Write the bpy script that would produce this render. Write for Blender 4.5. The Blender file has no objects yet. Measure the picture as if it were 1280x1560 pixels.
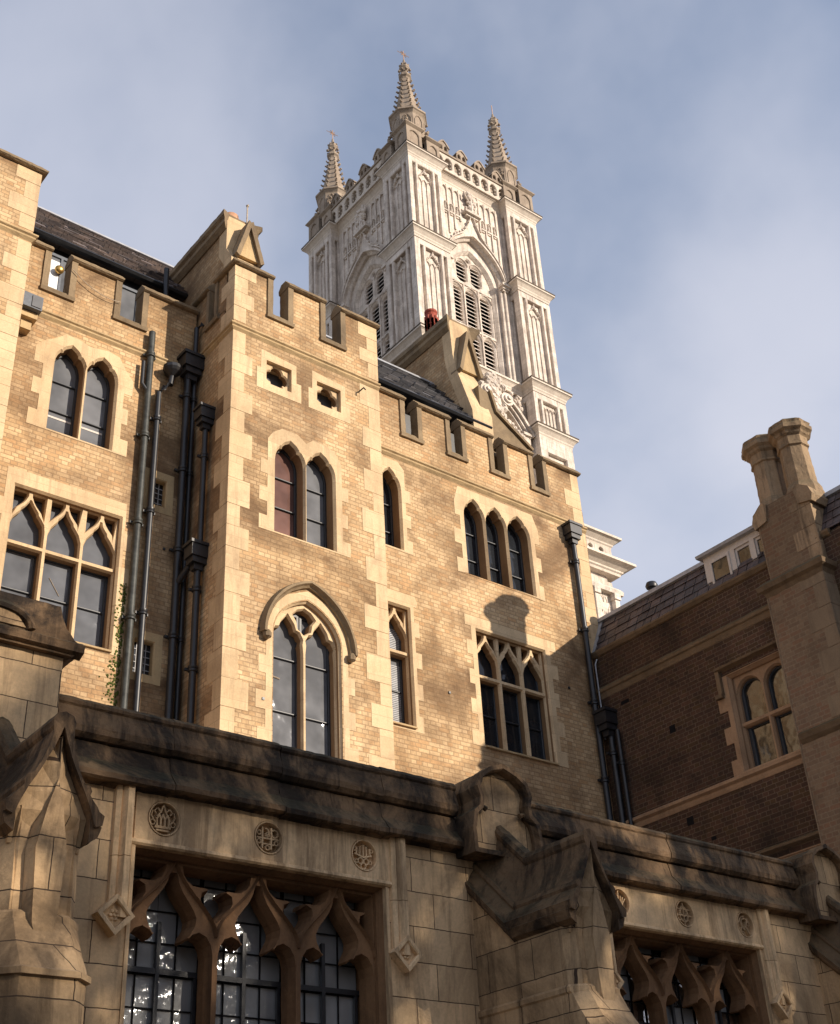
import bpy, bmesh, math, random
from mathutils import Vector, Matrix
from mathutils.geometry import tessellate_polygon
random.seed(7)
R = math.radians
S = bpy.context.scene
COL = S.collection

# ------------------------------------------------------------------ camera
cam = bpy.data.objects.new('camera', bpy.data.cameras.new('camera'))
COL.objects.link(cam)
cam.data.sensor_fit = 'HORIZONTAL'; cam.data.sensor_width = 36
cam.data.lens = 36 * 1942.1 / 1280
cam.data.clip_end = 3000; cam.data.clip_start = .1
m = ((.78632, -.61566, -.05157), (.29394, .44622, -.84527), (.54341, .64950, .53184))
rot = Matrix((( m[0][0], -m[1][0], -m[2][0]), (m[0][1], -m[1][1], -m[2][1]), (m[0][2], -m[1][2], -m[2][2])))
cam.matrix_world = Matrix.Translation((0, 0, 1.6)) @ rot.to_4x4()
S.camera = cam
S.render.resolution_x = 840; S.render.resolution_y = 1024

# ------------------------------------------------------------------ sun, sky, exposure
LIGHT = Vector((-.5, 1, -.40)).normalized()          # direction the light travels
SUN_EL = math.asin(-LIGHT.z)
sun = bpy.data.objects.new('sun', bpy.data.lights.new('sun', 'SUN'))
sun.data.energy = 5.0; sun.data.angle = R(.55); sun.data.color = (1, .88, .735)
sun.rotation_euler = LIGHT.to_track_quat('-Z', 'Y').to_euler()
COL.objects.link(sun)
W = bpy.data.worlds.new('World'); S.world = W; W.use_nodes = True
nt = W.node_tree; nt.nodes.clear()
def wn(t, **k):
    n = nt.nodes.new(t)
    for a, b in k.items(): setattr(n, a, b)
    return n
sky = wn('ShaderNodeTexSky', sky_type='NISHITA', sun_disc=False)
sky.sun_elevation = SUN_EL
sky.sun_rotation = math.atan2(-LIGHT.x, -LIGHT.y)
sky.air_density = 1.0; sky.dust_density = .6; sky.ozone_density = 2.2
tc = wn('ShaderNodeTexCoord')
mp = wn('ShaderNodeMapping'); mp.inputs['Scale'].default_value = (1.2, 1.2, 1.3); mp.inputs['Location'].default_value = (2.1, 1.15, .7)
nz = wn('ShaderNodeTexNoise'); nz.inputs['Scale'].default_value = 1.6; nz.inputs['Detail'].default_value = 6; nz.inputs['Roughness'].default_value = .5; nz.inputs['Distortion'].default_value = .15
rp = wn('ShaderNodeValToRGB'); rp.color_ramp.interpolation = 'EASE'
rp.color_ramp.elements[0].position = .36; rp.color_ramp.elements[1].position = .68
rp.color_ramp.elements[1].color = (.64, .64, .64, 1)
rp.color_ramp.elements[0].color = (.10, .10, .10, 1)
sepx = wn('ShaderNodeSeparateXYZ')
grd = wn('ShaderNodeMapRange'); grd.inputs['From Min'].default_value = .78; grd.inputs['From Max'].default_value = .3
grd.inputs['To Min'].default_value = 0; grd.inputs['To Max'].default_value = .5
addm = wn('ShaderNodeMath', operation='ADD', use_clamp=True)
mix = wn('ShaderNodeMix', data_type='RGBA'); mix.inputs[7].default_value = (5.0, 5.1, 5.8, 1)
bg = wn('ShaderNodeBackground'); bg.inputs['Strength'].default_value = .115
wo = wn('ShaderNodeOutputWorld')
L = nt.links.new
L(tc.outputs['Generated'], mp.inputs[0]); L(mp.outputs[0], nz.inputs['Vector']); L(nz.outputs['Fac'], rp.inputs[0])
L(tc.outputs['Generated'], sepx.inputs[0]); L(sepx.outputs[2], grd.inputs[0])
L(rp.outputs[0], addm.inputs[0]); L(grd.outputs[0], addm.inputs[1]); L(addm.outputs[0], mix.inputs[0])
hsv = wn('ShaderNodeHueSaturation'); hsv.inputs['Saturation'].default_value = .93; hsv.inputs['Value'].default_value = 1.42
L(sky.outputs[0], hsv.inputs['Color']); L(hsv.outputs[0], mix.inputs[6]); L(mix.outputs[2], bg.inputs[0]); L(bg.outputs[0], wo.inputs[0])
S.view_settings.view_transform = 'Standard'; S.view_settings.look = 'None'
S.view_settings.exposure = 0.33; S.view_settings.gamma = 1

# ------------------------------------------------------------------ materials
class Mat:
    def __init__(s, name, rough=.85, spec=.3):
        s.m = bpy.data.materials.new(name); s.m.use_nodes = True
        s.t = s.m.node_tree; s.b = s.t.nodes['Principled BSDF']
        s.b.inputs['Roughness'].default_value = rough
        s.b.inputs['Specular IOR Level'].default_value = spec
        s.geo = s.t.nodes.new('ShaderNodeNewGeometry')
    def n(s, t, **k):
        n = s.t.nodes.new(t)
        for a, b in k.items(): setattr(n, a, b)
        return n
    def l(s, a, b): s.t.links.new(a, b)
    def noise(s, scale, detail=4, rough=.6, stretch=None, dist=0, off=0):
        n = s.n('ShaderNodeTexNoise'); n.inputs['Scale'].default_value = scale
        n.inputs['Detail'].default_value = detail; n.inputs['Roughness'].default_value = rough
        n.inputs['Distortion'].default_value = dist
        mpn = s.n('ShaderNodeMapping'); mpn.inputs['Scale'].default_value = stretch or (1, 1, 1)
        mpn.inputs['Location'].default_value = (off, off * 1.7, off * .6)
        s.l(s.geo.outputs['Position'], mpn.inputs[0]); s.l(mpn.outputs[0], n.inputs['Vector'])
        return n.outputs['Fac']
    def ramp(s, fac, p0, p1, c0=(0, 0, 0, 1), c1=(1, 1, 1, 1)):
        r = s.n('ShaderNodeValToRGB'); e = r.color_ramp.elements
        e[0].position = p0; e[1].position = p1
        e[0].color = c0 if len(c0) == 4 else (*c0, 1); e[1].color = c1 if len(c1) == 4 else (*c1, 1)
        s.l(fac, r.inputs[0]); return r.outputs[0]
    def mix(s, fac, a, b, mode='MIX'):
        x = s.n('ShaderNodeMix', data_type='RGBA', blend_type=mode)
        for v, i in ((fac, 0), (a, 6), (b, 7)):
            if isinstance(v, (int, float)): x.inputs[i].default_value = v
            elif isinstance(v, tuple): x.inputs[i].default_value = v if len(v) == 4 else (*v, 1)
            else: s.l(v, x.inputs[i])
        return x.outputs[2]
    def math(s, op, a, b=0):
        x = s.n('ShaderNodeMath', operation=op)
        for v, i in ((a, 0), (b, 1)):
            if isinstance(v, (int, float)): x.inputs[i].default_value = v
            else: s.l(v, x.inputs[i])
        return x.outputs[0]
    def wallvec(s):
        """(x + y, z): courses that run round every axis-aligned corner"""
        sp = s.n('ShaderNodeSeparateXYZ'); s.l(s.geo.outputs['Position'], sp.inputs[0])
        a = s.math('ADD', sp.outputs[0], sp.outputs[1])
        cb = s.n('ShaderNodeCombineXYZ'); s.l(a, cb.inputs[0]); s.l(sp.outputs[2], cb.inputs[1])
        return cb.outputs[0]
    def bricks(s, w, h, mortar, c1, c2, cm, off=.5, freq=2, squash=1, sqf=2, bias=0, smooth=.1):
        b = s.n('ShaderNodeTexBrick', offset=off, offset_frequency=freq, squash=squash, squash_frequency=sqf)
        b.inputs['Scale'].default_value = 1; b.inputs['Brick Width'].default_value = w
        b.inputs['Row Height'].default_value = h; b.inputs['Mortar Size'].default_value = mortar
        b.inputs['Mortar Smooth'].default_value = smooth; b.inputs['Bias'].default_value = bias
        for i, c in (('Color1', c1), ('Color2', c2), ('Mortar', cm)): b.inputs[i].default_value = (*c, 1)
        v = s.wallvec()
        nn = s.n('ShaderNodeTexNoise'); nn.inputs['Scale'].default_value = 9; s.l(v, nn.inputs['Vector'])
        va = s.n('ShaderNodeVectorMath', operation='SCALE'); va.inputs[3].default_value = .012
        s.l(nn.outputs['Color'], va.inputs[0])
        vb = s.n('ShaderNodeVectorMath', operation='ADD'); s.l(v, vb.inputs[0]); s.l(va.outputs[0], vb.inputs[1])
        s.l(vb.outputs[0], b.inputs['Vector'])
        return b
    def bump(s, h, strength=.5, dist=.02, prev=None):
        b = s.n('ShaderNodeBump'); b.inputs['Strength'].default_value = strength; b.inputs['Distance'].default_value = dist
        s.l(h, b.inputs['Height'])
        if prev is not None: s.l(prev, b.inputs['Normal'])
        s.l(b.outputs[0], s.b.inputs['Normal']); return b.outputs[0]
    def color(s, c):
        if isinstance(c, tuple): s.b.inputs['Base Color'].default_value = (*c, 1)
        else: s.l(c, s.b.inputs['Base Color'])

def brick_mat(name, c1, c2, cm, c3, dark, amt, w=.225, h=.075, mortar=.008, lo=.5, hi=.72):
    M = Mat(name, .9, .2)
    b = M.bricks(w, h, mortar, c1, c2, cm, squash=.5, sqf=2, off=.5)
    # a second, offset brick grid of the same courses gives single odd bricks
    b2 = M.bricks(w, h, 0.0, (0, 0, 0), (1, 1, 1), (0, 0, 0), squash=.5, sqf=2, bias=-.25)
    col = M.mix(M.ramp(b2.outputs['Color'], .35, .95), b.outputs['Color'], c3)
    col = M.mix(b.outputs['Fac'], col, cm)
    st = M.ramp(M.noise(.55, 6, .62, (1, 1, 1.3), .6), lo, hi)
    st2 = M.ramp(M.noise(1.7, 6, .7, (1.2, 1.2, .45), .3, 7), .5, .78)
    col = M.mix(M.math('MULTIPLY', st, amt), col, dark, 'MIX')
    col = M.mix(M.math('MULTIPLY', st2, amt * .75), col, dark, 'MIX')
    col = M.mix(.55, col, M.ramp(M.noise(.33, 3, .5, None, .5, 21), .35, .65, (.72, .66, .58), (1.12, 1.12, 1.14)), 'MULTIPLY')
    col = M.mix(.5, col, M.ramp(M.noise(26, 4, .7), .2, .8, (.45, .45, .45), (1.35, 1.3, 1.2)), 'MULTIPLY')
    M.color(col)
    hgt = M.math('SUBTRACT', M.math('MULTIPLY', M.noise(60, 3, .6), .35), b.outputs['Fac'])
    M.bump(hgt, .55, .010)
    return M.m

BV = [(.80, .80, .80), (1.10, 1.09, 1.07)]
def stone_mat(name, base, alt, dark, stain=.5, streak=.5, block=None, grain=38, rough=.85, joint=(.08, .06, .045), moss=0, bump=.4, lo=.48, hi=.75, sl=.5, sh=.72):
    M = Mat(name, rough, .25)
    isl = M.geo.outputs['Random Per Island']
    col = M.mix(M.ramp(M.noise(1.1, 5, .6, None, .4), .3, .7), base, alt)
    if block:
        b = M.bricks(block[0], block[1], block[2], BV[0], BV[1], (.8, .8, .8), off=block[3] if len(block) > 3 else .42)
        col = M.mix(1, col, b.outputs['Color'], 'MULTIPLY')
    else:
        col = M.mix(.8, col, M.ramp(isl, 0, 1, (.84, .83, .82), (1.07, 1.06, 1.05)), 'MULTIPLY')
    s1 = M.ramp(M.noise(.9, 7, .68, (1.3, 1.3, .8), 1.0, 3), lo, hi)
    s2 = M.ramp(M.noise(3.2, 6, .7, (2.2, 2.2, .22), .4, 11), sl, sh)
    col = M.mix(M.math('MULTIPLY', s1, stain), col, dark)
    col = M.mix(M.math('MULTIPLY', s2, streak), col, dark)
    if moss:
        # moss and soot settle on the faces that look up
        sp = M.n('ShaderNodeSeparateXYZ'); M.l(M.geo.outputs['Normal'], sp.inputs[0])
        up = M.ramp(M.math('ADD', sp.outputs[2], M.math('MULTIPLY', M.noise(7, 4), .5)), .45, .9)
        col = M.mix(M.math('MULTIPLY', up, moss), col, (.05, .05, .022))
    col = M.mix(.45, col, M.ramp(M.noise(grain, 5, .75), .2, .8, (.5, .5, .5), (1.3, 1.28, 1.24)), 'MULTIPLY')
    hgt = M.math('MULTIPLY', M.noise(grain * .6, 5, .7), .6)
    if block:
        col = M.mix(b.outputs['Fac'], col, joint)
        hgt = M.math('SUBTRACT', hgt, b.outputs['Fac'])
    M.color(col)
    M.bump(hgt, bump, .012)
    return M.m

def plain(name, c, rough=.5, spec=.5, metal=0, var=.3, scale=20, bump=.1):
    M = Mat(name, rough, spec); M.b.inputs['Metallic'].default_value = metal
    k = M.ramp(M.noise(scale, 5, .7), .25, .75, (1 - var,) * 3, (1 + var,) * 3)
    M.color(M.mix(1, c, k, 'MULTIPLY'))
    if bump: M.bump(M.noise(scale * 1.5, 4), bump, .006)
    return M.m

def glass_mat(name, base, gl=.4, rough=.03, wav=.02, wscale=2.5, tint=(.9, .93, 1), ripple=None):
    M = Mat(name, .5, 0.0)
    M.color(M.mix(M.ramp(M.noise(1.3, 3), .35, .65), base, tuple(c * .55 for c in base)))
    g = M.n('ShaderNodeBsdfGlossy'); g.inputs['Roughness'].default_value = rough + .03; g.inputs['Color'].default_value = (*[c * .75 for c in tint], 1)
    bp = M.n('ShaderNodeBump'); bp.inputs['Strength'].default_value = 1; bp.inputs['Distance'].default_value = wav
    h = M.noise(wscale, 2, .5)
    if ripple: h = M.math('ADD', h, M.math('MULTIPLY', M.noise(ripple, 3, .6, (1, 1, .45)), .35))
    M.l(h, bp.inputs['Height']); M.l(bp.outputs[0], g.inputs['Normal'])
    mx = M.n('ShaderNodeMixShader')
    lw = M.n('ShaderNodeLayerWeight'); lw.inputs['Blend'].default_value = gl
    out = [n for n in M.t.nodes if n.type == 'OUTPUT_MATERIAL'][0]
    f = M.math('ADD', M.math('MULTIPLY', lw.outputs['Fresnel'], .8), gl * .35)
    M.l(f, mx.inputs[0]); M.l(M.b.outputs[0], mx.inputs[1]); M.l(g.outputs[0], mx.inputs[2]); M.l(mx.outputs[0], out.inputs[0])
    return M.m

BRICK = brick_mat('yellow_stock_brick', (.67, .48, .285), (.46, .31, .165), (.39, .27, .155), (.58, .345, .175), (.17, .105, .058), 1.0, lo=.43, hi=.66)
BRICKD = brick_mat('sooty_red_brick', (.105, .056, .036), (.040, .026, .020), (.16, .115, .08), (.12, .07, .032), (.020, .015, .012), .8, mortar=.0055)
BRICKG = brick_mat('grey_brown_brick', (.24, .165, .105), (.15, .10, .068), (.24, .18, .12), (.27, .15, .09), (.07, .05, .035), .6)
BV[:] = [(.90, .89, .88), (1.05, 1.05, 1.04)]
DRESS = stone_mat('cream_dressed_stone', (.70, .525, .325), (.57, .41, .24), (.25, .16, .095), .55, .45, block=(.83, .34, .0035), joint=(.42, .30, .18), bump=.28, lo=.50)
BV[:] = [(.80, .80, .80), (1.10, 1.09, 1.07)]
REVEAL = stone_mat('brown_window_stone', (.33, .20, .10), (.25, .145, .07), (.11, .065, .035), .5, .35, bump=.25)
COPING = stone_mat('weathered_coping_stone', (.32, .235, .14), (.20, .145, .09), (.07, .05, .035), .6, .35, moss=.35, bump=.6)
STRING = stone_mat('string_course_stone', (.58, .42, .23), (.45, .32, .17), (.12, .08, .05), .4, .35, bump=.4)
BV[:] = [(.86, .855, .85), (1.05, 1.05, 1.05)]
TOWER = stone_mat('pale_tower_stone', (.78, .695, .61), (.62, .54, .465), (.23, .18, .145), .6, .8, block=(.85, .36, .007), grain=9, joint=(.38, .31, .26), bump=.2, lo=.46, hi=.78)
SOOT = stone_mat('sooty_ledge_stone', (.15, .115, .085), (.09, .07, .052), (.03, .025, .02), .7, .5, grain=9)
BV[:] = [(.78, .78, .78), (1.12, 1.10, 1.08)]
TCORN = stone_mat('tower_cornice_stone', (.72, .64, .55), (.60, .52, .44), (.26, .21, .17), .35, .35, moss=.85, grain=9, bump=.2)
TOLD = stone_mat('weathered_pinnacle_stone', (.42, .345, .27), (.30, .235, .18), (.10, .078, .06), .5, .45, moss=.5, grain=8, bump=.35)
CLOIST = stone_mat('cloister_ashlar', (.76, .54, .315), (.60, .41, .225), (.13, .078, .042), .55, .5, block=(.62, .29, .004, .37), joint=(.07, .042, .025), bump=.4, lo=.46, hi=.66, sl=.50, sh=.66)
FRIEZE = stone_mat('cloister_smooth_stone', (.84, .60, .35), (.68, .475, .27), (.19, .12, .065), .5, .7, bump=.3, lo=.48, hi=.66, sl=.47, sh=.62)
CLDARK = stone_mat('black_crusted_stone', (.24, .15, .08), (.115, .07, .038), (.016, .011, .008), .92, .7, moss=.3, bump=.9, lo=.45, hi=.57, sl=.50, sh=.62, grain=24)
CLBROWN = stone_mat('brown_tracery_stone', (.27, .15, .072), (.19, .10, .048), (.045, .026, .016), .7, .6, bump=.35)
PIERST = stone_mat('buttress_stone', (.58, .40, .225), (.42, .28, .15), (.065, .040, .022), .7, .55, block=(.55, .32, .004, .3), joint=(.055, .034, .021), bump=.55, lo=.44, hi=.62, sl=.50, sh=.66)
WSTONE = stone_mat('sooty_wing_stone', (.20, .135, .078), (.15, .10, .058), (.045, .033, .022), .6, .45, moss=.55, bump=.5)
WSTONE2 = stone_mat('grey_wing_quoin_stone', (.30, .22, .14), (.23, .165, .105), (.07, .05, .035), .5, .4, bump=.4)
WREV = stone_mat('brown_wing_window_stone', (.42, .27, .16), (.33, .205, .12), (.07, .045, .028), .4, .35, bump=.25)
CHIM = stone_mat('chimney_stone', (.40, .28, .17), (.28, .195, .115), (.045, .032, .022), .85, .85, moss=.6, bump=.5)
IRON = plain('black_painted_iron', (.016, .016, .018), .42, .5, 0, .5, 12)
GREYP = plain('flaking_grey_green_pipe', (.036, .038, .034), .55, .4, 0, .9, 7, .3)
LEAD = plain('grey_lead', (.36, .36, .37), .5, .4, 0, .35, 5)
TIMBER = plain('black_window_timber', (.022, .024, .028), .45, .5, 0, .4)
WHITE = plain('white_painted_timber', (.56, .50, .44), .6, .4, 0, .15)
DARK = plain('dark_void', (.010, .009, .009), .9, .1, 0, .3, 5, 0)
RED = plain('red_terracotta', (.30, .06, .035), .75, .3, 0, .35, 8)
TERRA = plain('pale_terracotta', (.50, .27, .16), .8, .3, 0, .3, 8)
LOUVRE = plain('louvre_slats', (.55, .48, .42), .8, .3, 0, .3, 8)
BARK = plain('grey_bark', (.10, .08, .06), .9, .2, 0, .4, 6)
PVC = plain('grey_plastic', (.10, .11, .13), .5, .4)
GRASSM = plain('moss', (.07, .085, .02), .95, .1, 0, .7, 30, .5)
LEAF = plain('added_shade_leaf', (.13, .08, .035), .8, .2, 0, .4, 3, 0)
BRASS = plain('brass', (.55, .33, .10), .35, .5, .8)
CABLE = plain('pale_cable', (.42, .34, .25), .6, .3)
VANE = plain('gilded_metal', (.42, .27, .18), .45, .5, .6)
GLASS = glass_mat('window_glass', (.15, .155, .168), .06)
GLASSB = glass_mat('glass_over_blind', (.185, .188, .198), .05, wav=.02)
GLASSD = glass_mat('dark_window_glass', (.02, .023, .028), .16)
GLASSL = glass_mat('leaded_old_glass', (.33, .33, .322), .32, .07, .014, 7, (.95, .97, 1), 20)
GLASSR = glass_mat('wing_glass', (.02, .018, .015), .34, .04, .010)
DUSTY = glass_mat('stained_reddish_glass', (.20, .11, .09), .06)

def slate_mat(name, c1, c2, cm, w, h, axis):
    M = Mat(name, .6, .4)
    b = M.n('ShaderNodeTexBrick', offset=.5); b.inputs['Scale'].default_value = 1
    b.inputs['Brick Width'].default_value = w; b.inputs['Row Height'].default_value = h
    b.inputs['Mortar Size'].default_value = .007; b.inputs['Bias'].default_value = 0
    for i, c in (('Color1', c1), ('Color2', c2), ('Mortar', cm)): b.inputs[i].default_value = (*c, 1)
    sp = M.n('ShaderNodeSeparateXYZ'); M.l(M.geo.outputs['Position'], sp.inputs[0])
    cb = M.n('ShaderNodeCombineXYZ'); M.l(sp.outputs[axis], cb.inputs[0]); M.l(sp.outputs[2], cb.inputs[1])
    nn = M.n('ShaderNodeTexNoise'); nn.inputs['Scale'].default_value = 5; M.l(cb.outputs[0], nn.inputs['Vector'])
    va = M.n('ShaderNodeVectorMath', operation='SCALE'); va.inputs[3].default_value = .03; M.l(nn.outputs['Color'], va.inputs[0])
    vb = M.n('ShaderNodeVectorMath', operation='ADD'); M.l(cb.outputs[0], vb.inputs[0]); M.l(va.outputs[0], vb.inputs[1])
    M.l(vb.outputs[0], b.inputs['Vector'])
    col = M.mix(M.math('MULTIPLY', M.ramp(M.noise(2.2, 5, .7), .45, .7), .6), b.outputs['Color'], (.10, .10, .11))
    col = M.mix(.5, col, M.ramp(M.noise(22, 4), .2, .8, (.5, .5, .5), (1.3, 1.3, 1.3)), 'MULTIPLY')
    col = M.mix(.9, col, M.ramp(M.geo.outputs['Random Per Island'], 0, 1, (.55, .55, .58), (1.35, 1.25, 1.2)), 'MULTIPLY')
    M.color(col); M.bump(M.math('SUBTRACT', M.noise(14, 3), b.outputs['Fac']), .6, .012)
    return M.m
SLATE = slate_mat('brown_grey_slate', (.215, .175, .155), (.15, .125, .118), (.05, .042, .038), .30, .15, 0)
SLATEG = slate_mat('blue_grey_slate', (.17, .17, .18), (.12, .125, .135), (.05, .05, .052), .30, .15, 0)
SLATEW = slate_mat('mansard_slate', (.10, .07, .062), (.07, .052, .048), (.022, .018, .016), .30, .19, 1)

# ------------------------------------------------------------------ object helpers
def tag(o, label=None, cat=None, group=None, kind=None):
    if label: o['label'] = label
    if cat: o['category'] = cat
    if group: o['group'] = group
    if kind: o['kind'] = kind
    return o
def thing(name, label, cat, loc=(0, 0, 0), group=None):
    o = bpy.data.objects.new(name, None); o.location = loc; COL.objects.link(o)
    return tag(o, label, cat, group)
from mathutils import noise as mnoise
def roughen(bm, length, amp, scale=6):
    bmesh.ops.remove_doubles(bm, verts=bm.verts, dist=1e-5)
    for _ in range(7):
        bmesh.ops.triangulate(bm, faces=[f for f in bm.faces if len(f.verts) > 3])
        e = [e for e in bm.edges if e.calc_length() > length]
        if not e: break
        bmesh.ops.subdivide_edges(bm, edges=e, cuts=1)
    bm.normal_update()
    for v in bm.verts:
        p = v.co * scale
        d = mnoise.noise(p) * .6 + mnoise.noise(p * 2.7) * .35 + mnoise.noise(p * 7) * .2
        v.co += v.normal * (d - .15) * amp
ROUGH = {}
def obj(name, bm, mat, parent=None, label=None, smooth=False):
    k = mat.name if not isinstance(mat, (list, tuple)) else mat[0].name
    if k in ROUGH and not smooth: bmesh.ops.recalc_face_normals(bm, faces=bm.faces); roughen(bm, *ROUGH[k])
    bmesh.ops.recalc_face_normals(bm, faces=bm.faces)
    me = bpy.data.meshes.new(name); bm.to_mesh(me); bm.free()
    for mm in (mat if isinstance(mat, (list, tuple)) else [mat]): me.materials.append(mm)
    if smooth:
        for p in me.polygons: p.use_smooth = True
        try: me.set_sharp_from_angle(angle=R(40))
        except Exception: pass
    o = bpy.data.objects.new(name, me); COL.objects.link(o)
    if parent:
        o.parent = parent
        if parent.type == 'EMPTY': o.location = -parent.location
    if label: o['label'] = label
    return o
NB = bmesh.new
FR = lambda u, v, w: (u, w, v)          # facade facing -Y : w is Y
SD = lambda u, v, w: (w, u, v)          # facade facing -X : u is Y, w is X

def box(bm, x0, x1, y0, y1, z0, z1):
    v = [bm.verts.new(p) for p in ((x0, y0, z0), (x1, y0, z0), (x1, y1, z0), (x0, y1, z0), (x0, y0, z1), (x1, y0, z1), (x1, y1, z1), (x0, y1, z1))]
    for f in ((0, 1, 2, 3), (4, 5, 6, 7), (0, 1, 5, 4), (1, 2, 6, 5), (2, 3, 7, 6), (3, 0, 4, 7)):
        bm.faces.new([v[i] for i in f])
def ccw(p):
    a = sum(p[i][0] * p[(i + 1) % len(p)][1] - p[(i + 1) % len(p)][0] * p[i][1] for i in range(len(p)))
    return list(p) if a > 0 else list(reversed(p))
def offset(poly, d):
    p = ccw(poly); n = len(p); out = []
    for i in range(n):
        a, b, c = Vector(p[i - 1]), Vector(p[i]), Vector(p[(i + 1) % n])
        e1, e2 = (b - a), (c - b)
        if e1.length < 1e-6 or e2.length < 1e-6: out.append(tuple(b)); continue
        e1.normalize(); e2.normalize()
        n1, n2 = Vector((e1.y, -e1.x)), Vector((e2.y, -e2.x))
        k = n1 + n2
        if k.length < .3: k = n1
        k = k / max(.35, k.length_squared) * 2
        out.append((b.x + k.x * d, b.y + k.y * d))
    return out
def fill(bm, M, loops, w):
    """flat face with holes; returns vert loops"""
    vl = [[bm.verts.new(M(u, v, w)) for u, v in lp] for lp in loops]
    flat = [v for lp in vl for v in lp]
    for t in tessellate_polygon([[Vector((u, v, 0)) for u, v in lp] for lp in loops]):
        try: bm.faces.new([flat[i] for i in t])
        except ValueError: pass
    return vl
def bridge(bm, a, b):
    n = len(a)
    for i in range(n):
        try: bm.faces.new((a[i], a[(i + 1) % n], b[(i + 1) % n], b[i]))
        except ValueError: pass
def plate(bm, M, outer, holes, w0, w1, ch=0, cd=None):
    """slab between depths w0 and w1 with real holes; ch chamfers the hole edges"""
    outer = ccw(outer); holes = [ccw(h) for h in holes]
    cd = cd if cd is not None else ch
    fl = fill(bm, M, [outer] + [offset(h, ch) if ch else h for h in holes], w0)
    bl = fill(bm, M, [outer] + holes, w1)
    bridge(bm, fl[0], bl[0])
    for h, a, b in zip(holes, fl[1:], bl[1:]):
        if ch:
            mid = [bm.verts.new(M(u, v, w0 + cd)) for u, v in h]
            bridge(bm, a, mid); bridge(bm, mid, b)
        else: bridge(bm, a, b)
def prism(bm, M, poly, w0, w1): plate(bm, M, poly, [], w0, w1)
def rect(u0, u1, v0, v1): return [(u0, v0), (u1, v0), (u1, v1), (u0, v1)]
def clip(poly, lo, hi):
    def half(p, keep, val):
        out = []
        for i in range(len(p)):
            a, b = p[i - 1], p[i]
            ia, ib = keep(a[1]), keep(b[1])
            if ia != ib:
                t = (val - a[1]) / (b[1] - a[1]); out.append((a[0] + t * (b[0] - a[0]), val))
            if ib: out.append(b)
        return out
    p = half(poly, lambda v: v >= lo, lo)
    p = half(p, lambda v: v <= hi, hi) if p else p
    q = []
    for a in p:
        if not q or abs(a[0] - q[-1][0]) + abs(a[1] - q[-1][1]) > 1e-5: q.append(a)
    if len(q) > 1 and abs(q[0][0] - q[-1][0]) + abs(q[0][1] - q[-1][1]) < 1e-5: q.pop()
    return q
def sweep(bm, path, prof, closed=False):
    """prof: list of rings (already 3-D) -> skin"""
    rings = [[bm.verts.new(p) for p in r] for r in path]
    for a, b in zip(rings, rings[1:]): bridge(bm, a, b)
    for r in (rings[0], rings[-1]):
        try: bm.faces.new(r)
        except ValueError: pass
def tube(bm, pts, r, seg=8, r1=None):
    pts = [Vector(p) for p in pts]; rings = []
    n = len(pts)
    for i, p in enumerate(pts):
        d = (pts[min(i + 1, n - 1)] - pts[max(i - 1, 0)]).normalized()
        a = Vector((0, 0, 1)) if abs(d.z) < .9 else Vector((1, 0, 0))
        s = d.cross(a).normalized(); t = s.cross(d)
        rr = r if r1 is None else r + (r1 - r) * i / (n - 1)
        rings.append([p + (s * math.cos(k * 2 * math.pi / seg) + t * math.sin(k * 2 * math.pi / seg)) * rr for k in range(seg)])
    sweep(bm, rings, None)
def lathe(bm, c, prof, seg=8, ph=0):
    """prof: (radius, z)"""
    rings = [[(c[0] + r * math.cos(ph + k * 2 * math.pi / seg), c[1] + r * math.sin(ph + k * 2 * math.pi / seg), c[2] + z) for k in range(seg)] for r, z in prof]
    sweep(bm, rings, None)
def lump(bm, c, r, sq=(1, 1, 1), n=1):
    g = bmesh.ops.create_icosphere(bm, subdivisions=n, radius=r)
    for v in g['verts']:
        k = random.uniform(.75, 1.2)
        v.co = Vector((v.co.x * sq[0] * k + c[0], v.co.y * sq[1] * k + c[1], v.co.z * sq[2] * k + c[2]))
def band_x(bm, x0, x1, prof, m0=0, m1=0, ref=0):
    """moulding profile [(y, z)] run along X; m0/m1: mitred ends; ref: y of the wall face"""
    r = [[(x + s * m * (ref - y), y, z) for y, z in prof] for x, s, m in ((x0, -1, m0), (x1, 1, m1))]
    sweep(bm, r, None)
def band_y(bm, y0, y1, prof, m0=0, m1=0, ref=0, out=1):
    r = [[(x, y + s * m * (ref - x) * out, z) for x, z in prof] for y, s, m in ((y0, -1, m0), (y1, 1, m1))]
    sweep(bm, r, None)

# shapes ---------------------------------------------------------------
def pointed(x0, x1, zs, za, k=.72, n=8):
    """left springing .. apex .. right springing"""
    xc, hw = (x0 + x1) / 2, (x1 - x0) / 2; a = k * math.pi / 2; L = []
    for i in range(n + 1):
        t = a * i / n
        L.append((x0 + hw * (1 - math.cos(t)) / (1 - math.cos(a)), zs + (za - zs) * math.sin(t) / math.sin(a)))
    return L + [(2 * xc - x, z) for x, z in reversed(L[:-1])]
def light_pointed(x0, x1, z0, zs, za, k=.72): return [(x0, z0), (x1, z0)] + list(reversed(pointed(x0, x1, zs, za, k)))
def light_cusped(x0, x1, z0, za):
    """lancet whose head is shouldered by two small cusps under a pointed top"""
    w, h = x1 - x0, .40; zs = za - h
    L = [(0, 0), (.02, .22), (.07, .42), (.15, .58), (.235, .60), (.25, .72), (.33, .85), (.5, 1)]
    P = [(x0 + u * w, zs + v * h) for u, v in L]
    P += [(x1 - u * w, zs + v * h) for u, v in reversed(L[:-1])]
    return [(x0, z0), (x1, z0)] + list(reversed(P))
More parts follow.
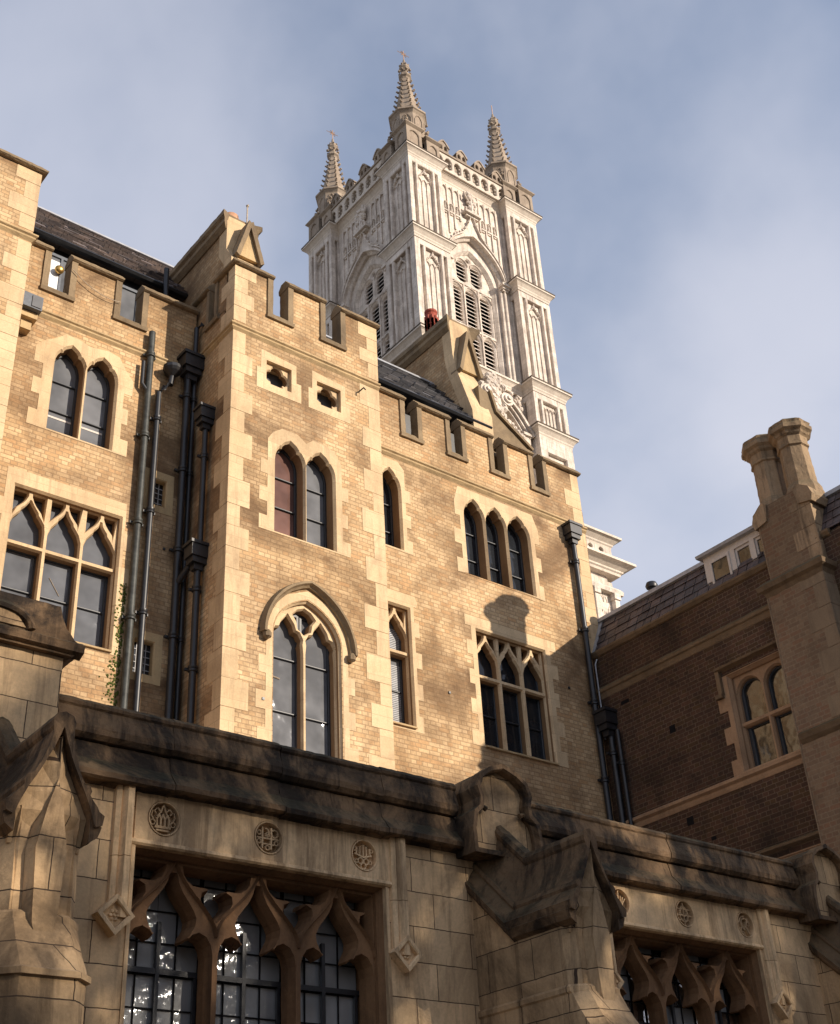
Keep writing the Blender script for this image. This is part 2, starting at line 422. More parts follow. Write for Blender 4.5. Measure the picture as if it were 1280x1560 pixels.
def bez(p0, p1, p2, p3, n=8):
    return [tuple(p0[i] * (1 - t) ** 3 + 3 * p1[i] * t * (1 - t) ** 2 + 3 * p2[i] * t * t * (1 - t) + p3[i] * t ** 3 for i in (0, 1)) for t in [k / n for k in range(n + 1)]]
def ogee(x0, x1, zs, za, n=8):
    """left half of an ogee from (x0, zs) to the apex, then the right half"""
    xc = (x0 + x1) / 2; w = xc - x0; h = za - zs
    L = bez((x0, zs), (x0 + .05 * w, zs + .55 * h), (xc - .12 * w, zs + .42 * h), (xc, za), n)
    return L, [(2 * xc - x, z) for x, z in L]
def quatre(cx, cz, r, n=9):
    P = []
    for q in range(4):
        a0 = q * math.pi / 2
        ox, oz = cx + r * .5 * math.cos(a0), cz + r * .5 * math.sin(a0)
        for i in range(n):
            a = a0 - math.pi * .5 + math.pi * i / (n - 1) * 1.0
            P.append((ox + r * .5 * math.cos(a), oz + r * .5 * math.sin(a)))
    Q = []
    for p in P:
        if not Q or abs(p[0] - Q[-1][0]) + abs(p[1] - Q[-1][1]) > 1e-4: Q.append(p)
    return Q
def circle(cx, cz, r, n=20): return [(cx + r * math.cos(i * 2 * math.pi / n), cz + r * math.sin(i * 2 * math.pi / n)) for i in range(n)]
def toothed(x0, x1, z0, z1, top=None, step=.29, out=.13, ph=0):
    """outline of a stone surround, its sides toothed into the brickwork"""
    P = []; n = max(2, round((z1 - z0) / step)); s = (z1 - z0) / n
    for i in range(n):
        o = out * (.75 + .5 * random.random()) if (i + ph) % 2 == 0 else 0
        P += [(x1 + o, z0 + i * s), (x1 + o, z0 + (i + 1) * s)]
    P += top or []
    for i in reversed(range(n)):
        o = out * (.75 + .5 * random.random()) if (i + ph) % 2 == 0 else 0
        P += [(x0 - o, z0 + (i + 1) * s), (x0 - o, z0 + i * s)]
    return P
# glazing ----------------------------------------------------------------
def glaze(parent, M, w, shape, cuts, mat, bars=(), fw=.04, bar=.03, fmat=None, sash='window_frame'):
    """timber frame with its openings, and one pane behind them"""
    out = offset(shape, .03); inn = offset(shape, -fw)
    zs = [min(p[1] for p in inn)] + sorted(cuts) + [max(p[1] for p in inn)]
    pcs = []
    for i in range(len(zs) - 1):
        lo = zs[i] + (bar / 2 if i else 0); hi = zs[i + 1] - (bar / 2 if i < len(zs) - 2 else 0)
        pc = clip(inn, lo, hi)
        if len(pc) > 2: pcs.append(pc)
    bm = NB(); plate(bm, M, out, pcs, w, w + .06, .008)
    for (u0, u1, v0, v1) in bars: prism(bm, M, rect(u0, u1, v0, v1), w + .01, w + .05)
    obj(sash, bm, fmat or TIMBER, parent)
    bm = NB(); prism(bm, M, out, w + .035, w + .045); obj('pane', bm, mat, parent)

def lancets(parent, M, w, lights, z0, za, surr, mats, reveal=.30, cuts=(.62, 1.2)):
    """group of cusped lights in one cream stone surround"""
    win = []
    shp = [light_cusped(a, b, z0, za) for a, b in lights]
    bm = NB(); plate(bm, M, surr, shp, w - .006, w + reveal, .035, .05)
    root = obj('window', bm, [DRESS, REVEAL], parent)
    paint_reveals(root, M, w + .02)
    for (a, b), s, mt in zip(lights, shp, mats):
        plain_head = light_pointed(a - .0, b + .0, z0, za - .40, za - .015, .8)
        glaze(root, M, w + reveal - .07, plain_head, [za - c for c in cuts], mt)
    return root
def paint_reveals(o, M, lim):
    """the dressed face is cream; the stone inside the opening is the browner sheltered stone"""
    i = 1 if M is FR else 0
    for p in o.data.polygons:
        if all(o.data.vertices[v].co[i] > lim for v in p.vertices): p.material_index = 1
def square_tracery(parent, M, w, xs, zh, zt, zb, mull=.085, mats=None, surr=None, hz=.95):
    """square-headed window: transom, upright lights under cusped ogee heads with open spandrels"""
    n = len(xs) - 1; m = mull / 2; t = .032
    holes = []
    zs = zt + .36
    for i in range(n):
        a, b = xs[i], xs[i + 1]
        ai = a + (m if i else .02); bi = b - (m if i < n - 1 else .02); xc = (a + b) / 2
        holes.append(rect(ai, bi, zb, zt - .045))
        Lo, Ro = ogee(ai, bi, zs, zh + .02)
        # light under the ogee, with a pair of cusps
        Li = []
        for j, (x, z) in enumerate(Lo[:-2]):
            cus = .045 * math.exp(-((j - 2.6) / .8) ** 2)
            Li.append((x + t * .8 + cus, z - t * 1.3))
        Li.append((xc - .004, zh - .15))
        Ri = [(2 * xc - x, z) for x, z in Li]
        holes.append([(ai, zt + .045), (bi, zt + .045), (bi, zs - .06)] + Ri[1:] + list(reversed(Li[1:])) + [(ai, zs - .06)])
        for sgn, curve in ((0, Lo), (1, Ro)):
            sp = [(x + (-t if not sgn else t) * .9, z + t * .6) for x, z in curve if z > zs + .07]
            sp = [(max(x, ai + .015), z) if not sgn else (min(x, bi - .015), z) for x, z in sp]
            sp = [p for p in sp if p[1] < zh - .03]
            edge = ai + .012 if not sgn else bi - .012
            sp = [(edge, sp[0][1] + .01)] + [p for p in sp if abs(p[0] - edge) > .004]
            if len(sp) > 2: holes.append(sp + [(sp[-1][0], zh - .015), (edge, zh - .015)])
    bm = NB(); plate(bm, M, surr, [rect(xs[0], xs[-1], zb, zh)], w - .006, w + .30, .03, .045)
    root = obj('window', bm, [DRESS, REVEAL], parent); paint_reveals(root, M, w + .02)
    bm = NB(); plate(bm, M, rect(xs[0] - .02, xs[-1] + .02, zb - .02, zh + .02), holes, w + .085, w + .25, .02, .05)
    tr = obj('tracery', bm, [DRESS, REVEAL], root); paint_reveals(tr, M, w + .12)
    mats = mats or [GLASS] * n
    for i in range(n):
        a, b = xs[i], xs[i + 1]
        glaze(root, M, w + .235, rect(a + .02, b - .02, zb, zt - .02), [zb + (zt - zb) * .5], mats[i])
        glaze(root, M, w + .235, rect(a + .02, b - .02, zt + .02, zh), [], mats[i], fw=.02)
    # sloping sill
    bm = NB()
    if M is FR: band_x(bm, xs[0] - .02, xs[-1] + .02, [(w - .05, zb - .07), (w - .05, zb - .04), (w + .24, zb + .035), (w + .24, zb - .07)])
    else: band_y(bm, xs[0] - .02, xs[-1] + .02, [(w - .05, zb - .07), (w - .05, zb - .04), (w + .24, zb + .035), (w + .24, zb - .07)])
    obj('sill', bm, STRING, root)
    return root
def quoins(parent, x, y, z0, z1, sx=1, sy=1, front=True, side=True, h=.32, mat=None, hid=0):
    """alternating long and short corner stones; x, y is the arris, sx / sy point into the wall"""
    bm = NB(); z = z0; i = hid
    while z < z1 - .02:
        hh = min(h * random.uniform(.85, 1.15), z1 - z)
        if z1 - z - hh < .1: hh = z1 - z
        lx, ly = ((.44, .24) if i % 2 else (.24, .42))
        lx *= random.uniform(.88, 1.12); ly *= random.uniform(.88, 1.12)
        e = .004 + .002 * (i % 2)
        xa, xb = (x - e * sx, x + lx * sx); ya, yb = (y - e * sy, y + ly * sy)
        if not front: yb = y + .02 * sy
        if front: box(bm, min(xa, xb), max(xa, xb), min(ya, y + .1 * sy), max(ya, y + .1 * sy), z + .004, z + hh - .004)
        if side: box(bm, min(xa - .002 * sx, x + .1 * sx), max(xa - .002 * sx, x + .1 * sx), min(ya + .003 * sy, yb), max(ya + .003 * sy, yb), z + .004, z + hh - .004)
        z += hh; i += 1
    return obj('quoin_stones', bm, mat or DRESS, parent)

COPE = [(-.05, 0), (-.085, .02), (-.09, .05), (-.055, .065), (-.05, .10), (-.015, .115), (-.01, .15), (.03, .165), (.05, .21), (.20, .21), (.28, .10), (.28, 0)]
STRP = [(.02, -.19), (.0, -.15), (-.045, -.10), (-.045, -.07), (-.075, -.05), (-.075, -.02), (.0, .03), (.02, .03)]
def prof(P, y, z): return [(y + a, z + b) for a, b in P]
def battlement(parent, x0, x1, y, zb, zc, zt, gaps, mats, th=.24, mit=0, ends=(1, 1)):
    """brick merlons between stone-framed gaps; zb wall top, zc sill of the gaps, zt top of the coping"""
    bw = NB(); box(bw, x0, x1, y, y + th, zb, zc - .12)
    bc = NB()
    edges = [x0] + [g for gp in gaps for g in gp] + [x1]
    for i in range(0, len(edges), 2):
        a, b = edges[i], edges[i + 1]
        box(bw, a + .0, b - .0, y, y + th, zc - .12, zt - .19)
        band_x(bc, a - (.02 if i else 0), b + (.02 if i + 2 < len(edges) else (.05 if ends[1] else 0)), prof(COPE, y, zt - .2), mit if i == 0 else 0, 0, y)
        # stone jambs beside each gap
        if i: box(bc, a - .012, a + .10, y - .035, y + th + .01, zc - .12, zt - .2); 
        if i + 2 < len(edges): box(bc, b - .10, b + .012, y - .035, y + th + .01, zc - .12, zt - .2)
    for a, b in gaps: band_x(bc, a - .11, b + .11, [(y - .045, zc - .17), (y - .06, zc - .10), (y - .02, zc - .09), (y + .01, zc - .02), (y + th + .02, zc + .01), (y + th + .02, zc - .17)])
    o = obj('parapet', bw, mats[0], parent); obj('coping', bc, mats[1], o)
    return o
def pipe(parent, pts, r=.05, hopper=None, mat=None, collars=1.8, label=None, name='drainpipe'):
    mat = mat or IRON
    bm = NB(); tube(bm, pts, r, 10)
    for a, b in zip(pts, pts[1:]):
        a, b = Vector(a), Vector(b); L_ = (b - a).length
        if abs((b - a).normalized().z) > .95:
            k = int(L_ / collars)
            for i in range(1, k + 1):
                p = a + (b - a) * (i / (k + .3))
                lathe(bm, (p.x, p.y, p.z), [(r * 1.15, -.05), (r * 1.4, -.04), (r * 1.4, -.015), (r * 1.15, 0), (r * 1.35, .02), (r * 1.35, .05), (r, .06)], 10)
                box(bm, p.x - r * 2, p.x + r * 2, p.y + r * .6, p.y + r * 1.4, p.z - .02, p.z + .02)
    o = obj(name, bm, mat, parent, label, smooth=True)
    if hopper:
        x, y, z, s = hopper; bh = NB()
        for q, (w, h0, h1) in enumerate(((.6, -.16, -.08), (1.0, -.08, 0), (1.25, 0, .16), (1.45, .16, .2))):
            w *= s; box(bh, x - w * .1, x + w * .1, y - w * .085 - .0, y + w * .075, z + h0 * s, z + h1 * s)
        obj('hopper', bh, mat, o)
    return o

ROUGH.update({'black_crusted_stone': (.05, .008, 13), 'weathered_coping_stone': (.09, .012, 8), 'string_course_stone': (.12, .008, 8), 'chimney_stone': (.06, .011, 8), 'buttress_stone': (.07, .005, 7), 'sooty_wing_stone': (.10, .012, 8), 'brown_tracery_stone': (.05, .005, 9)})

# ================================================================== ground (the paved yard)
bm = NB(); v = [bm.verts.new(p) for p in ((-600, -600, 0), (600, -600, 0), (600, 600, 0), (-600, 600, 0))]; bm.faces.new(v)
M_ = Mat('yard_paving', .9); b_ = M_.n('ShaderNodeTexBrick'); b_.inputs['Scale'].default_value = 1
b_.inputs['Brick Width'].default_value = .9; b_.inputs['Row Height'].default_value = .6; b_.inputs['Mortar Size'].default_value = .01
for i_, c_ in (('Color1', (.22, .19, .15)), ('Color2', (.16, .14, .11)), ('Mortar', (.06, .055, .05))): b_.inputs[i_].default_value = (*c_, 1)
M_.l(M_.geo.outputs['Position'], b_.inputs['Vector']); M_.color(b_.outputs['Color'])
tag(obj('ground', bm, M_.m), kind='structure')

# ================================================================== the brick school range
YM, YB, YL = 15.0, 14.7, 15.95
HB = thing('brick_building', 'tall yellow brick school range with battlements and stone-framed pointed windows, below the white tower', 'building', (8, 15, 0))
# walls ----------------------------------------------------------------
lw = [(5.86, 6.37), (6.41, 6.93)]                       # upper lights of the left wall
bwl = [(9.29, 9.84), (9.90, 10.44)]
tri = [(13.64, 14.11), (14.18, 14.66), (14.73, 15.26)]
bm = NB()
plate(bm, FR, rect(4.72, 8.42, 0, 16.30), [rect(5.82, 6.97, 13.60, 15.40), rect(5.46, 7.26, 10.08, 12.46), rect(7.63, 7.99, 12.85, 13.39), rect(7.59, 7.96, 9.85, 10.45)], YL, YL + .4)
obj('left_wall', bm, BRICK, HB)
bm = NB()
bigarch = light_pointed(9.30, 10.49, 7.9, 10.46, 11.12, .74)
plate(bm, FR, rect(8.40, 11.48, 0, 16.5), [rect(9.03, 9.62, 15.08, 15.65), rect(10.07, 10.66, 15.08, 15.65), rect(9.25, 10.48, 12.22, 14.10), offset(bigarch, .03)], YB, YB + .5)
box(bm, 8.40, 8.9, YB + .5, 16.3, 0, 16.5); box(bm, 11.0, 11.48, YB + .5, 16.0, 0, 16.5)
obj('bay_wall', bm, BRICK, HB)
bm = NB()
plate(bm, FR, rect(11.48, 16.9, 0, 15.4), [rect(11.62, 12.14, 12.93, 14.62), rect(13.60, 15.30, 12.93, 14.64), rect(11.63, 12.21, 9.60, 11.83), rect(13.65, 15.36, 9.60, 11.85)], YM, YM + .5)
box(bm, 16.5, 16.9, YM + .5, 20, 0, 16.4)
obj('main_wall', bm, BRICK, HB)
bm = NB(); box(bm, 1.6, 4.78, YB, 16.4, 0, 16.4); obj('turret_wall', bm, BRICK, HB)
# string courses -------------------------------------------------------
bm = NB()
band_x(bm, 4.70, 8.40, prof(STRP, YL, 15.86))
band_x(bm, 8.40, 11.48, prof(STRP, YB, 16.12), 1, 0, YB); band_y(bm, YB, 16.0, [(8.40 + a, 16.12 + b) for a, b in STRP], 1, 0, 8.40)
band_x(bm, 11.48, 16.9, prof(STRP, YM, 15.0), 0, 0)
band_x(bm, 1.6, 4.78, prof(STRP, YB, 16.12), 0, 1, YB)
band_y(bm, YB, YL, [(4.78 - a, 16.12 + b) for a, b in STRP], 1, 0, 4.78, -1)
obj('string_course', bm, STRING, HB)
# battlements ----------------------------------------------------------
battlement(HB, 4.8, 8.35, YL, 16.30, 16.45, 17.35, [(5.54, 5.93), (6.85, 7.28)], (BRICK, COPING), ends=(0, 0))
battlement(HB, 8.40, 11.48, YB, 16.50, 16.74, 17.67, [(9.16, 9.50), (10.29, 10.65)], (BRICK, COPING), mit=1)
bwp = NB(); bcp = NB()
for a, b in ((YB + .30, 15.34), (15.56, 16.1)):
    box(bwp, 8.403, 8.71, a, b, 16.62, 17.48)
box(bwp, 8.403, 8.71, YB + .33, 16.1, 16.5, 16.64)
for a, b in ((YB + .0, 15.36), (15.54, 16.1)): band_y(bcp, a, b, [(8.40 + p, 17.47 + q) for p, q in COPE], 1 if a < 15 else 0, 0, 8.40)
for yy in (15.26, 15.545): box(bcp, 8.365, 8.72, yy, yy + .09, 16.62, 17.47)
band_y(bcp, 15.2, 15.68, [(8.355, 16.57), (8.34, 16.64), (8.40, 16.72), (8.72, 16.75), (8.72, 16.57)])
o_ = obj('side_parapet', bwp, BRICK, HB); obj('coping', bcp, COPING, o_)
battlement(HB, 11.482, 16.88, YM, 15.40, 15.60, 16.47, [(12.29, 12.61), (13.40, 13.70), (14.50, 14.80), (15.57, 15.87)], (BRICK, COPING), th=.17)
# turret top
bm = NB(); box(bm, 1.6, 4.78, YB, 15.3, 16.4, 17.48); o_ = obj('turret_parapet', bm, BRICK, HB)
bm = NB(); band_x(bm, 1.6, 4.78, prof(COPE, YB, 17.47), 0, 1, YB); band_y(bm, YB, 15.9, [(4.78 - a, 17.47 + b) for a, b in COPE], 1, 0, 4.78, -1); obj('coping', bm, COPING, o_)
# quoins
quoins(HB, 8.40, YB, 0, 16.0, h=.44); quoins(HB, 8.40, YB, 16.2, 17.46)
quoins(HB, 11.48, YB, 0, 16.0, sx=-1, side=False, hid=1, h=.42); quoins(HB, 11.48, YB, 16.2, 17.46, sx=-1, side=False)
quoins(HB, 16.88, YM, 15.05, 16.26, sx=-1, side=False, h=.36); quoins(HB, 16.88, YM, 11.8, 14.9, sx=-1, side=False, h=.34)
quoins(HB, 4.78, YB, 0, 15.95, sx=-1); quoins(HB, 4.78, YB, 16.2, 17.46, sx=-1)
# stray ashlar blocks bonded into the brick near the openings
# windows --------------------------------------------------------------
def head_top(x0, x1, z, d=.16): return [(x1, z - d), (x1 - .16, z), (x0 + .16, z), (x0, z - d)]
s_ = toothed(5.66, 7.08, 13.58, 15.12, [(7.08, 15.30), (6.95, 15.52), (6.75, 15.56), (6.42, 15.50), (6.2, 15.56), (5.98, 15.56), (5.80, 15.40), (5.66, 15.30)])
lancets(HB, FR, YL, lw, 13.64, 15.36, s_, [GLASSB, GLASSB])
s_ = toothed(9.12, 10.60, 12.20, 13.80, [(10.60, 13.98), (10.47, 14.2), (10.28, 14.28), (10.02, 14.28), (9.88, 14.16), (9.70, 14.28), (9.40, 14.28), (9.22, 14.14), (9.12, 13.98)])
lancets(HB, FR, YB, bwl, 12.26, 14.06, s_, [DUSTY, GLASSB])
s_ = toothed(11.52, 12.22, 12.90, 14.5, [(12.22, 14.66), (12.08, 14.80), (11.70, 14.80), (11.52, 14.66)], out=.1)
s_ = [(max(x, 11.49), z) for x, z in s_]
lancets(HB, FR, YM, [(11.66, 12.10)], 12.97, 14.58, s_, [GLASSD])
s_ = toothed(13.50, 15.40, 12.90, 14.45, [(15.40, 14.80), (13.50, 14.80)], out=.14)
lancets(HB, FR, YM, tri, 12.97, 14.60, s_, [GLASSD] * 3)
# square-headed windows with ogee tracery
s_ = toothed(5.34, 7.30, 10.05, 12.45, [(7.30, 12.70), (5.34, 12.70)], out=.12)
square_tracery(HB, FR, YL, [5.50, 6.08, 6.66, 7.22], 12.42, 11.50, 10.14, surr=s_)
s_ = toothed(13.55, 15.46, 9.6, 11.85, [(15.62, 11.85), (15.62, 12.06), (13.42, 12.06), (13.42, 11.85)], out=.14)
square_tracery(HB, FR, YM, [13.69, 14.24, 14.79, 15.32], 11.81, 10.96, 9.66, surr=s_, mats=[GLASSD, GLASSD, GLASSD], mull=.08)
s_ = toothed(11.55, 12.27, 9.55, 11.85, [(12.32, 11.85), (12.36, 11.95), (12.30, 12.06), (11.49, 12.06), (11.49, 11.85)], out=.1)
s_ = [(max(x, 11.49), z) for x, z in s_]
square_tracery(HB, FR, YM, [11.67, 12.17], 11.79, 10.96, 9.66, surr=s_, mats=[GLASSB])
for z0, n_ in ((9.75, 32), (11.02, 14)):
    bm = NB(); box(bm, 11.92, 11.925, YM + .267, YM + .269, z0, z0 + .033 * n_)
    for z in [z0 + .033 * k for k in range(n_)]: box(bm, 11.72, 12.13, YM + .262, YM + .266, z, z + .017)
    obj('venetian_blind', bm, LEAD, HB)
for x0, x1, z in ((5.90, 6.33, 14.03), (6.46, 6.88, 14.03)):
    bm = NB(); box(bm, x0, x1, YL + .258, YL + .262, z, z + .035); obj('painted_pane_streak', bm, WHITE, HB)  # pale bar on each pane, painting in the reflection of a fluorescent tube
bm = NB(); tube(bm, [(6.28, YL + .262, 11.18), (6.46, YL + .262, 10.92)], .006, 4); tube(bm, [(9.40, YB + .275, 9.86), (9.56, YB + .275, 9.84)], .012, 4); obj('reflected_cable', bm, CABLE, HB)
# quatrefoils
for x0, x1, sx0, sx1 in ((9.07, 9.58, 8.88, 9.80), (10.11, 10.62, 9.93, 10.84)):
    bm = NB(); s_ = [(sx0, 14.96), (sx1 - .02, 14.96), (sx1 - .02, 15.36), (sx1 - .12, 15.36), (sx1 - .12, 15.74), (sx0 + .08, 15.80), (sx0 + .08, 15.40), (sx0, 15.40)]
    plate(bm, FR, s_, [rect(x0, x1, 15.12, 15.61)], YB - .006, YB + .28)
    o_ = obj('quatrefoil_window', bm, [DRESS, REVEAL], HB); paint_reveals(o_, FR, YB + .02) if False else None
    cx = (x0 + x1) / 2
    bm = NB(); plate(bm, FR, rect(x0 - .01, x1 + .01, 15.11, 15.62), [quatre(cx, 15.365, .225)], YB + .07, YB + .18, .022, .03)
    t_ = obj('tracery', bm, [DRESS, REVEAL], o_); paint_reveals(t_, FR, YB + .09)
    bm = NB(); box(bm, x0, x1, YB + .29, YB + .30, 15.1, 15.62); obj('pane', bm, GLASS, o_)
# the big two-light window of the bay
bm = NB(); s_ = toothed(9.14, 10.64, 8.0, 10.30, [(10.66, 10.5), (10.60, 10.8), (10.3, 11.15), (9.9, 11.32), (9.5, 11.15), (9.18, 10.8), (9.12, 10.5)], out=.15)
plate(bm, FR, s_, [bigarch], YB - .006, YB + .32, .05, .06)
BWN = obj('window', bm, [DRESS, REVEAL], HB, 'large two-light pointed window under a hood mould'); paint_reveals(BWN, FR, YB + .02)
xc = 9.895
def trefoil_light(a, b, z0, za):
    w = b - a; L_ = [(0, -.46), (.03, -.30), (.0, -.22), (.10, -.12), (.24, -.10), (.30, .0), (.5, .14)]
    P = [(a + u * w, za + v) for u, v in L_]; P += [(b - u * w, za + v) for u, v in reversed(L_[:-1])]
    return [(a, z0), (b, z0)] + list(reversed(P))
lA = trefoil_light(9.32, 9.855, 8.0, 10.72); lB = trefoil_light(9.935, 10.47, 8.0, 10.72)
topq = [(xc, 10.60), (xc + .11, 10.68), (xc + .13, 10.80), (xc + .20, 10.90), (xc + .12, 10.99), (xc, 11.04), (xc - .12, 10.99), (xc - .20, 10.90), (xc - .13, 10.80), (xc - .11, 10.68)]
bm = NB(); plate(bm, FR, offset(bigarch, .02), [lA, lB, topq], YB + .10, YB + .27, .022, .05)
t_ = obj('tracery', bm, [DRESS, REVEAL], BWN); paint_reveals(t_, FR, YB + .13)
glaze(BWN, FR, YB + .25, rect(9.32, 9.875, 8.0, 10.98), [9.30, 10.18], GLASSB, fw=.035)
glaze(BWN, FR, YB + .25, rect(9.915, 10.47, 8.0, 10.98), [9.30, 10.18], GLASSB, fw=.035)
bm = NB(); hp = pointed(9.13, 10.66, 10.36, 11.36, .80, 12)
rings = []
for i, (x, z) in enumerate(hp):
    a, b = Vector(hp[max(i - 1, 0)]), Vector(hp[min(i + 1, len(hp) - 1)]); d = (b - a).normalized(); nn = Vector((-d.y, d.x))
    if nn.y < 0 and 0: nn = -nn
    rings.append([(x + nn.x * u, YB + w, z + nn.y * u) for u, w in ((-.0, .0), (-.0, -.05), (.03, -.08), (.05, -.13), (.09, -.13), (.12, -.02), (.12, .0))])
sweep(bm, rings, None)
for x, s in ((9.12, -1), (10.67, 1)): lathe(bm, (x, YB - .06, 10.33), [(.02, -.07), (.07, -.04), (.075, .02), (.05, .07)], 8)
obj('hood_mould', bm, COPING, BWN)
# small leaded windows beside the pipes
for x0, x1, z0, z1 in ((7.66, 7.96, 12.88, 13.36), (7.62, 7.93, 9.88, 10.42)):
    bm = NB(); s_ = rect(x0 - .10, x1 + .14, z0 - .14, z1 + .16); plate(bm, FR, s_, [rect(x0, x1, z0, z1)], YL - .006, YL + .2, .02)
    o_ = obj('window', bm, STRING, HB)
    bm = NB(); prism(bm, FR, rect(x0 - .02, x1 + .02, z0 - .02, z1 + .02), YL + .12, YL + .13); obj('pane', bm, GLASSD, o_)
    bm = NB()
    for k in range(1, 4): box(bm, x0 + (x1 - x0) * k / 4 - .005, x0 + (x1 - x0) * k / 4 + .005, YL + .105, YL + .118, z0, z1)
    for k in range(1, 5): box(bm, x0, x1, YL + .107, YL + .116, z0 + (z1 - z0) * k / 5 - .005, z0 + (z1 - z0) * k / 5 + .005)
    obj('leading', bm, LEAD, o_)
# roofs ----------------------------------------------------------------
def roof(parent, x0, x1, ye, ze, yr, zr, mat, gut=True, cap=LEAD):
    bm = NB(); n = Vector((0, -(zr - ze), (yr - ye))).normalized() * .06
    # courses of slates: each course a thin wedge lapping the one below
    k = max(3, int((Vector((yr - ye, zr - ze)).length) / .22)); nx = int((x1 - x0) / .30)
    for i in range(k):
        a, b = i / k, (i + 1) / k + .02
        y0, z0, y1, z1 = ye + (yr - ye) * a, ze + (zr - ze) * a, ye + (yr - ye) * b, ze + (zr - ze) * b
        for j in range(nx):
            xa = x0 + (x1 - x0) * (j + (.5 if i % 2 else 0)) / nx; xb = min(xa + (x1 - x0) / nx - .006, x1)
            if xa > x1 - .05: continue
            u = random.uniform(.7, 1.5); s = random.uniform(-.012, .012)
            q = [(xa, y0, z0 + s), (xb, y0, z0 + s), (xb, y1, z1), (xa, y1, z1)]
            vs = [bm.verts.new((p[0], p[1] + n.y * (u if m_ < 2 else .2), p[2] + n.z * (u if m_ < 2 else .2))) for m_, p in enumerate(q)]
            vb = [bm.verts.new(p) for p in q]
            bm.faces.new(vs)
            for m_ in range(4): bm.faces.new((vs[m_], vs[(m_ + 1) % 4], vb[(m_ + 1) % 4], vb[m_]))
    sweep(bm, [[(x, ye, ze - .03), (x, yr, zr), (x, yr + (yr - ye), ze), (x, ye, ze - .05)] for x in (x0, x1)], None)
    o = obj('roof', bm, mat, parent)
    bm = NB(); sweep(bm, [[(x, yr - .12, zr - .04), (x, yr - .05, zr + .07), (x, yr + .05, zr + .07), (x, yr + .12, zr - .04)] for x in (x0, x1)], None)
    obj('ridge_capping', bm, cap, o)
    if gut:
        bm = NB(); sweep(bm, [[(x, ye - .09, ze - .03), (x, ye - .10, ze - .06), (x, ye - .06, ze - .10), (x, ye + .02, ze - .10), (x, ye + .02, ze - .03)] for x in (x0, x1)], None)
        obj('gutter', bm, IRON, o)
    return o
roof(HB, 4.85, 9.1, 16.72, 18.28, 17.95, 20.02, SLATE)
roof(HB, 11.5, 14.90, 15.42, 16.98, 16.6, 18.62, SLATEG)
bm = NB(); box(bm, 4.8, 9.0, 16.92, 17.3, 15.8, 18.25); obj('attic_wall', bm, IRON, HB); bm = NB(); box(bm, 11.5, 14.85, 15.75, 16.2, 15.2, 17.0); obj('attic_wall', bm, IRON, HB)
for (x0, x1, y, z0, z1, mt) in ((5.55, 6.6, 16.90, 16.9, 18.05, GLASS), (7.05, 8.1, 16.90, 16.9, 18.0, GLASSB), (12.2, 12.85, 15.74, 15.6, 16.85, GLASSD), (13.4, 14.0, 15.74, 15.6, 16.8, GLASS), (14.3, 14.83, 15.74, 15.6, 16.8, GLASSD)):
    bm = NB(); plate(bm, FR, rect(x0, x1, z0, z1), [rect(x0 + .05, (x0 + x1) / 2 - .02, z0 + .06, z1 - .06), rect((x0 + x1) / 2 + .02, x1 - .05, z0 + .06, z1 - .06)], y - .06, y + .01)
    o_ = obj('attic_window', bm, PVC, HB); bm = NB(); box(bm, x0 + .01, x1 - .01, y - .03, y - .02, z0 + .01, z1 - .01); obj('pane', bm, mt, o_)
# vent pipe standing on the left roof
pipe(HB, [(8.02, 16.55, 17.35), (8.0, 16.58, 18.2), (7.98, 16.55, 18.55)], .05, collars=9, name='vent_pipe')
# party-wall chimneys --------------------------------------------------
def gable_chimney(x0, x1, yf, yk, zt, base_prof, gab, capx=0, label=None):
    """slab of wall across the roof; side is brick, narrow front is stone"""
    x1c = x1 + capx; side = [(yf, zt), (yk, zt), (yk, zt - 3.2)] + base_prof
    bm = NB(); prism(bm, SD, side, x0, x1 - .0)
    o = obj('gable_chimney', bm, BRICK, HB, label)
    bm = NB()
    fr = [p for p in base_prof[1:]] + [(yf, zt - .02)]
    prism(bm, SD, [(y - .012, z) for y, z in fr] + [(y + .26, z) for y, z in reversed(fr)], x0 - .015, x1 + .015)
    obj('dressed_front', bm, DRESS, o)
    bm = NB(); e = .11
    pr = [(x0 - .03, -.34), (x0 - e, -.26), (x0 - e, -.17), (x0 - e - .05, -.13), (x0 - e - .05, -.02), (x0 + .05, .05), (x1c - .05, .05), (x1c + e + .05, -.02), (x1c + e + .05, -.13), (x1c + e, -.17), (x1c + e, -.26), (x1c + .03, -.34)]
    ins = [(.0), (.08), (.08), (.13), (.13), (0), (0), (.13), (.13), (.08), (.08), (0)]
    sweep(bm, [[(x, yf - i_ * s1 + (0 if s1 else 0) + dy, zt + z) for (x, z), i_ in zip(pr, ins)] for dy, s1 in ((-.0, 1), (yk - yf, -1))], None)
    obj('chimney_cap', bm, COPING, o)
    # gablet on the front: a steep little stone gable
    gx, gw, z0, z1, gy = gab
    bm = NB(); sweep(bm, [[(gx - gw, y, z0), (gx + gw, y, z0), (gx, y, z1)] for y in (gy, yf + .05)], None)
    obj('gablet', bm, STRING, o)
    bm = NB()
    for s in (-1, 1):
        a, b = Vector((gx + s * (gw + .03), 0, z0 - .06)), Vector((gx, 0, z1 + .06))
        sweep(bm, [[(p.x + s * .045, y0, p.z + .03), (p.x - s * .03, y0, p.z - .03), (p.x - s * .03, yf + .05, p.z - .03), (p.x + s * .045, yf + .05, p.z + .03)] for p, y0 in ((a, gy - .07), (b, gy - .07))], None)
    obj('gablet_coping', bm, COPING, o)
    return o
